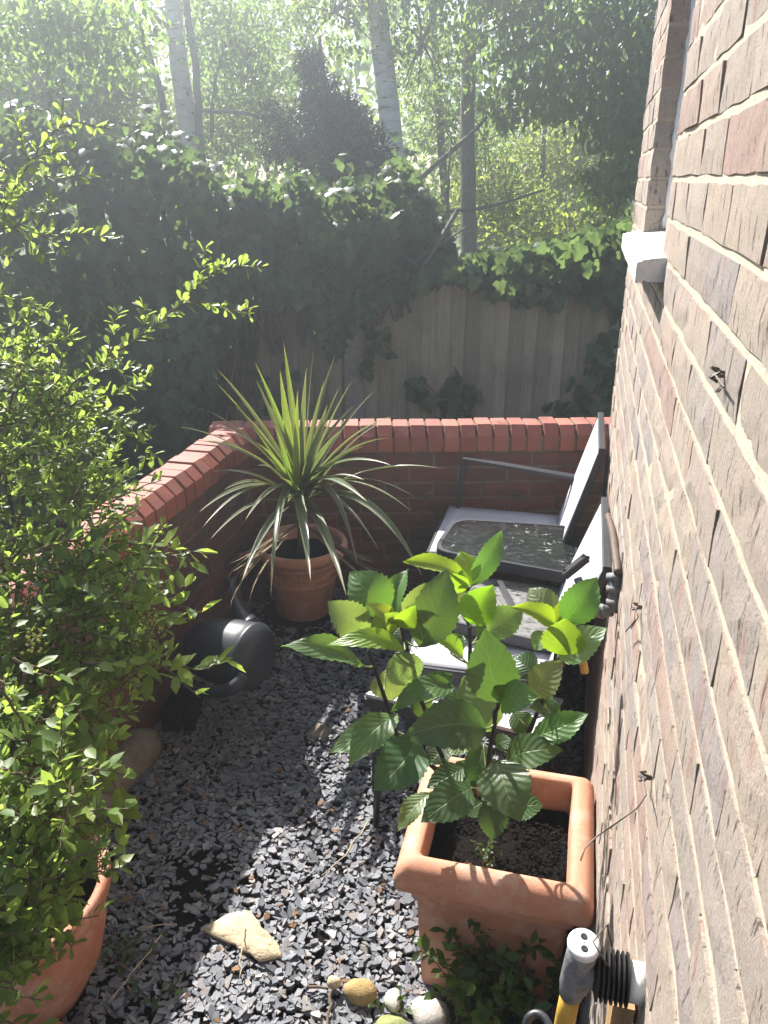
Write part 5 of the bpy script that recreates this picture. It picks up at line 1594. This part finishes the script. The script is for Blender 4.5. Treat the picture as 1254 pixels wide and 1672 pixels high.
def fence_ivy(label, n, efun, zfun, seed, s0=4.90, lr=(.06, .11), spread=.10, vines=()):
    r_ = np.random.default_rng(seed)
    e, z = efun(r_, n), None
    z = zfun(r_, e)
    s = s0 - np.abs(r_.normal(0, spread, n))
    P = es_np(e, s, z)
    Nn = -HNP[None] + np.array([0, 0, .5])[None] + r_.normal(0, .35, (n, 3))
    D = np.array([0, 0, -1.0])[None] + r_.normal(0, .45, (n, 3))
    return ivy('fence_ivy', label, P, norm(D), norm(Nn), r_.uniform(lr[0], lr[1], n), vines, seed, 300)
def zf_top(r_, e):
    top = interp(e, [(.2, 1.40), (.4, 1.44), (.6, 1.50), (.9, 1.53), (1.2, 1.62), (1.5, 1.70), (2, 1.75)])
    bot = interp(e, [(.2, 1.33), (.4, 1.36), (.55, 1.31), (.7, 1.21), (.95, 1.18), (1.2, 1.22), (1.5, 1.0), (2, .9)])
    return bot + (top - bot) * r_.random(len(e)) ** .62
def ef(r_, n):
    e = r_.uniform(.2, 2.0, n); return e
fence_ivy('ivy with pale lit leaves spilling over the right end of the fence', 1500, ef, zf_top, 41, 5.02, (.06, .11), .13)
def blob(cs):
    def ef_(r_, n):
        i = r_.integers(0, len(cs), n); blob.i = i
        return np.array([cs[k][0] for k in i]) + r_.normal(0, 1, n) * np.array([cs[k][2] for k in i])
    def zf_(r_, e): return np.array([cs[k][1] for k in blob.i]) + r_.normal(0, 1, len(e)) * np.array([cs[k][3] for k in blob.i])
    return ef_, zf_
ef1, zf1 = blob([(.45, .52, .11, .05), (.28, .62, .05, .05), (.21, .70, .04, .05), (.44, .72, .04, .04), (.52, .66, .03, .05), (.38, .56, .10, .04)])
fence_ivy('small sprig of ivy climbing the middle of the bare fence boards', 46, ef1, zf1, 42, 4.95, (.06, .12), .02,
          [([es(.40, 4.96, .4), es(.36, 4.965, .6), es(.24, 4.965, .72)], .004), ([es(.42, 4.96, .4), es(.46, 4.965, .62), es(.45, 4.965, .80)], .004)])
ef2, zf2 = blob([(1.28, .62, .08, .13), (1.36, .92, .06, .10), (1.22, .50, .10, .05), (1.40, .74, .05, .1)])
fence_ivy('dim ivy at the far right of the fence beside the house corner', 70, ef2, zf2, 43, 4.95, (.06, .11), .03,
          [([es(1.15, 4.96, .5), es(1.28, 4.965, .58), es(1.36, 4.965, .9)], .005)])
ef3, zf3 = blob([(-.78, .72, .10, .05), (-.86, .85, .07, .08), (-.66, .62, .05, .05), (-.10, .88, .03, .1), (-.02, .95, .05, .06)])
fence_ivy('scattered ivy leaves on the fence left of the concrete post', 45, ef3, zf3, 44, 4.93, (.05, .09), .03)

# ------------------------------------------------------------------ trees behind the fence
def crown_pts(r_, blobs):
    Ps, Ls = [], []
    for (px, py, Z, rx, ry, rz, n, l0, l1) in blobs:
        c = np.array(at(px, py, Z))
        nc = max(6, n // 26)
        q = r_.normal(0, 1, (nc, 3)); q /= np.linalg.norm(q, axis=1)[:, None]; q *= (r_.random(nc) ** .42)[:, None]
        cl = c + q[:, :1] * rx * ENP + q[:, 1:2] * ry * HNP + q[:, 2:3] * np.array([0, 0, rz])
        i = r_.integers(0, nc, n); cs = .20 * (rx + ry + rz) / 3
        Ps.append(cl[i] + r_.normal(0, 1, (n, 3)) * cs * np.array([1, 1, .7])); Ls.append(r_.uniform(l0, l1, n))
    return np.concatenate(Ps), np.concatenate(Ls)
def tree(name, label, trunk, blobs, m, mb_, seed, cat='tree', T=LEAF_BIRCH, limbs=(), group=None, hang=.5, tw=8):
    r_ = np.random.default_rng(seed)
    base = at(*trunk[0][:3])
    t = thing(name, (base.x, base.y, 0), label, cat, group)
    tb = MB()
    P = smooth([at(x, y, Z) for x, y, Z, r in trunk], 4, .01); n = len(P)
    rr = np.interp(np.linspace(0, len(trunk) - 1, n), range(len(trunk)), [q[3] for q in trunk])
    g0 = P[0].copy(); g0.z = -.1
    tb.tube([g0] + P, [rr[0] * 1.15] + list(rr), 14)
    tb.build('trunk', mb_, t, True)
    for lm in limbs:
        Q = smooth([at(x, y, Z) for x, y, Z, r in lm], 4, .012); rq = np.interp(np.linspace(0, len(lm) - 1, len(Q)), range(len(lm)), [q[3] for q in lm])
        MB().tube(Q, list(rq), 8).build('limb', M_BARK, t, True)
    if blobs:
        C, L = crown_pts(r_, blobs)
        k = len(C)
        D = r_.normal(0, 1, (k, 3)); D[:, 2] -= hang * 1.6
        Nn = r_.normal(0, .6, (k, 3)) + np.array([0, 0, .8]) - HNP * .3
        V, F = field(*T, C, norm(D), norm(Nn), L)
        o = link('crown', np_mesh('crown', V, F, m, np.repeat(r_.random(k), len(T[0])), False), t); o['kind'] = 'stuff'
        wb = MB()
        for (px, py, Z, rx, ry, rz, n_, l0, l1) in blobs:
            c = at(px, py, Z)
            for _ in range(tw):
                d = Vector((r_.normal(), r_.normal(), r_.normal())).normalized()
                e1 = c + RT * d.x * rx * .9 + HD * d.y * ry * .9 + Vector((0, 0, d.z * rz * .9))
                m_ = c.lerp(e1, .5) + Vector((0, 0, .08 * rz))
                wb.tube([c, m_, e1], [.012, .008, .003], 5, False)
        wb.build('twigs', M_BARK, t, True)['kind'] = 'stuff'
    return t
# trunk points: px, py, Z, radius ; blobs: px, py, Z, rx, ry, rz, leaves, length range
tree('birch_tree', 'silver birch with a pale trunk at the upper left behind the ivy', [(322, 330, 8, .105), (303, 190, 8, .098), (290, 90, 8, .088), (282, 0, 8, .082), (272, -150, 8, .075), (268, -260, 8, .06)],
     [(230, -60, 8, 1.5, 1.2, .5, 2600, .04, .07), (330, -190, 8, 2.0, 1.8, .6, 3500, .04, .07)], M_BIRL, M_BIRCH, 51,
     limbs=([(286, 50, 8, .03), (262, 35, 7.9, .022), (235, 5, 7.8, .016), (215, -40, 7.7, .01)],))
tree('birch_tree', 'stouter silver birch trunk near the top middle, leaves hanging beside it', [(645, 470, 7.2, .112), (641, 250, 7.2, .100), (627, 110, 7.2, .098), (612, 0, 7.2, .095), (596, -160, 7.2, .085), (590, -290, 7.2, .075)],
     [(545, 20, 6.9, .62, .6, .34, 700, .045, .075), (690, 70, 7.0, .40, .5, .5, 500, .045, .07), (600, -160, 7.0, 1.6, 1.4, .6, 2600, .045, .075), (740, -40, 7, .9, .8, .5, 1400, .045, .07)], M_BIRL, M_BIRCH, 52, hang=.9)
tree('slender_tree', 'thin dark trunk leaning left of the pale left birch', [(285, 330, 7.6, .034), (270, 195, 7.6, .033), (250, 110, 7.6, .030), (216, 15, 7.6, .026), (190, -60, 7.6, .022)],
     [(110, 45, 5.2, .75, .45, .26, 1300, .05, .085), (-60, 50, 4.9, .8, .45, .30, 1300, .05, .085), (-230, 40, 4.6, .7, .5, .35, 1200, .05, .085), (90, 60, 7.6, .9, .8, .6, 2600, .05, .09), (30, 150, 7.2, .7, .6, .45, 2000, .05, .09), (170, 150, 7.8, .6, .6, .4, 1500, .05, .08)], M_TREEL, M_BARK, 53,
     limbs=([(0, 85, 7.0, .03), (30, 108, 7.0, .028), (58, 135, 7.0, .02)], [(-30, 60, 7, .03), (20, 92, 7.0, .026), (60, 130, 7.0, .018)], [(216, 15, 7.6, .02), (214, -20, 7.5, .016), (205, -60, 7.4, .012)]))
tree('slender_tree', 'thin dark trunk close on the right of the pale left birch', [(330, 330, 7.7, .04), (325, 195, 7.7, .038), (318, 100, 7.7, .035), (303, 0, 7.7, .032), (296, -80, 7.7, .028)],
     [(400, 100, 8.2, .6, .7, .5, 1800, .04, .07), (370, 30, 8.6, .7, .7, .45, 1700, .04, .07)], M_TREEL, M_BARK, 54,
     limbs=([(345, 215, 8, .022), (352, 130, 8, .018), (365, 80, 8, .015), (378, 10, 8, .010)], [(325, 180, 7.7, .02), (420, 190, 7.6, .014), (470, 230, 7.5, .01)]))
tree('yew_tree', 'dark conical yew between the two birches', [(560, 470, 6.6, .08), (545, 250, 6.6, .05), (530, 140, 6.6, .03), (522, 60, 6.6, .012)],
     [(505, 108, 6.6, .12, .12, .17, 900, .05, .09), (528, 165, 6.6, .20, .2, .2, 1900, .05, .095), (560, 205, 6.6, .24, .24, .2, 2400, .05, .095), (592, 245, 6.5, .22, .24, .17, 2000, .05, .095), (535, 255, 6.6, .34, .3, .2, 3000, .05, .095), (480, 235, 6.7, .26, .26, .16, 1200, .05, .09), (455, 190, 6.8, .22, .2, .16, 500, .05, .09), (620, 275, 6.4, .14, .2, .08, 700, .05, .09), (560, 275, 6.5, .4, .3, .08, 1500, .05, .09)],
     M_YEW, M_BARK, 55, 'tree', NEEDLE, hang=.25)
tree('leafy_tree', 'tree of hanging glossy leaves filling the upper right beside the house', [(768, 470, 7.8, .085), (766, 370, 7.8, .080), (764, 250, 7.8, .075), (765, 130, 7.8, .070), (770, 20, 7.8, .06), (778, -100, 7.8, .05)],
     [(820, 40, 7.2, .75, .7, .45, 1200, .06, .10), (930, 90, 6.8, .60, .6, .45, 1000, .06, .105), (1020, 60, 6.6, .5, .6, .7, 1300, .06, .105), (1040, 200, 6.6, .30, .5, .5, 1200, .06, .10), (860, 170, 7.0, .40, .45, .20, 420, .06, .10), (1000, 320, 6.8, .30, .4, .25, 500, .05, .09), (840, -120, 7, 1.5, 1.3, .6, 2600, .06, .10), (1000, -120, 6.6, 1.0, 1.0, .6, 2000, .06, .10), (1100, 100, 6.5, .6, .6, 1.0, 1800, .06, .1)],
     M_TREEL, M_BARK, 56, hang=1.1, T=LEAF_OVAL,
     limbs=([(680, 296, 7.2, .024), (720, 262, 7.2, .022), (765, 222, 7.3, .020), (795, 190, 7.3, .014)], [(800, 100, 7.3, .030), (850, 80, 7.1, .026), (910, 62, 6.9, .018), (980, 40, 6.8, .012)], [(700, 345, 7, .014), (780, 342, 7, .016), (840, 325, 7, .012), (890, 310, 7, .008)], [(722, 390, 7, .014), (732, 300, 7, .012), (735, 240, 7, .008)]))
tree('leafy_tree', 'small leaved pale tree between the right birch and the dark trunk', [(735, 470, 8.6, .05), (725, 300, 8.6, .045), (715, 150, 8.6, .04), (705, -40, 8.6, .03)],
     [(720, 200, 8.6, .45, .6, .55, 1500, .035, .06), (700, 110, 8.8, .5, .6, .45, 1500, .035, .06), (790, 230, 9.0, .55, .6, .5, 1500, .035, .06), (690, 330, 8.4, .3, .4, .25, 700, .035, .055), (830, 330, 8.6, .5, .5, .25, 1100, .035, .06)], M_BIRL, M_BARK, 57, hang=.6)
tree('bright_bush', 'sunlit yellow green bush glowing behind the leafy tree', [(880, 470, 11, .06), (880, 380, 11, .05), (885, 280, 11, .04), (890, 200, 11, .03)],
     [(880, 300, 11.5, 1.3, .8, .7, 4200, .06, .10), (960, 230, 11.5, 1.0, .8, .6, 2800, .06, .10), (780, 340, 11.0, .7, .6, .45, 1800, .06, .10), (900, 370, 10.5, 1.3, .6, .35, 2500, .05, .09)], M_LIME, M_BARK, 58, 'bush', T=LEAF_OVAL)
tree('bushy_thicket', 'pale hazy thicket of small leaves behind the ivy at the left', [(150, 420, 9, .05), (160, 250, 9, .045), (150, 120, 9, .04), (160, -20, 9, .03)],
     [(60, 200, 8.4, 1.0, .8, .42, 3500, .05, .09), (200, 180, 9, .9, .8, .5, 3000, .04, .075), (330, 220, 9, .9, .8, .4, 3000, .04, .07), (430, 170, 9.2, .8, .8, .6, 3200, .04, .07), (120, 60, 10, 1.4, 1.0, .8, 3200, .05, .08), (420, 40, 10.5, 1.3, 1.0, .7, 3000, .05, .08), (-60, 160, 8.2, .9, .8, .7, 2400, .05, .09)], M_BIRL, M_BARK, 59, 'bush')
# far wood, reads as one mass
r_ = np.random.default_rng(61)
n = 26000
e = r_.uniform(-13, 10, n); s = r_.uniform(13, 18, n); z = r_.uniform(-.3, 5.6, n) + .8 * np.sin(e * 1.7) * r_.random(n)
keepm = r_.random(n) < np.clip(1.25 - (z - 2.4) * .30 - .3 * (e < -3) + .35 * np.sin(e * 2.3 + 1), .12, 1)
P = es_np(e[keepm], s[keepm], z[keepm]); k = len(P)
V, F = field(*LEAF_BIRCH, P, norm(r_.normal(0, 1, (k, 3)) + np.array([0, 0, -.8])), norm(r_.normal(0, .6, (k, 3)) + np.array([0, 0, .8]) - HNP * .4), r_.uniform(.14, .28, k))
o = link('far_wood', np_mesh('far_wood', V, F, M_TREEL, np.repeat(r_.random(k), len(LEAF_BIRCH[0])), False))
tag(o, 'far off woodland foliage seen between the nearer trees', 'woodland', kind='stuff')
# rough grass bank behind the fence
mb = MB(); vs = []; fs = []
for j in range(25):
    for i in range(41):
        ee = -14 + 26 * i / 40; ss = 5.6 + 15 * j / 24
        q = es(ee, ss, -.02 + .035 * (ss - 5.6) + rnd.uniform(-.05, .05)); vs.append(q)
for j in range(24):
    for i in range(40):
        a = j * 41 + i; fs.append((a, a + 1, a + 42, a + 41))
m, nt, b = mat('rough_grass')
nt.links.new(ramp(nt, noise(nt, pos(nt), 6, 6, .7), [(.3, (.05, .07, .02)), (.7, (.12, .15, .04))]), b.inputs['Base Color']); b.inputs['Roughness'].default_value = .9
bump(nt, b, noise(nt, pos(nt), 30, 5), .8, .05)
tag(mb.add(vs, fs).build('grass_bank', m, None, True), 'rough sunny grass bank rising behind the fence', kind='structure')

# ------------------------------------------------------------------ scattering volume added to stand in for lens glare
def glare_haze(density, g):
    m = bpy.data.materials.new('glare_volume'); m.use_nodes = True; nt = m.node_tree
    nt.nodes.remove(nt.nodes['Principled BSDF'])
    v = nt.nodes.new('ShaderNodeVolumePrincipled')
    v.inputs['Color'].default_value = (.86, .93, 1, 1); v.inputs['Density'].default_value = density; v.inputs['Anisotropy'].default_value = g
    nt.links.new(v.outputs[0], nt.nodes['Material Output'].inputs['Volume'])
    o = MB().box((-24, -21, -1.1), (24, 24, 6.3)).build('glare_haze', m)
    tag(o, 'scattering volume added to stand in for lens glare over the yard and trees', 'glare_haze', kind='stuff')
GLARE_DENSITY = .025
if GLARE_DENSITY: glare_haze(GLARE_DENSITY, .78)
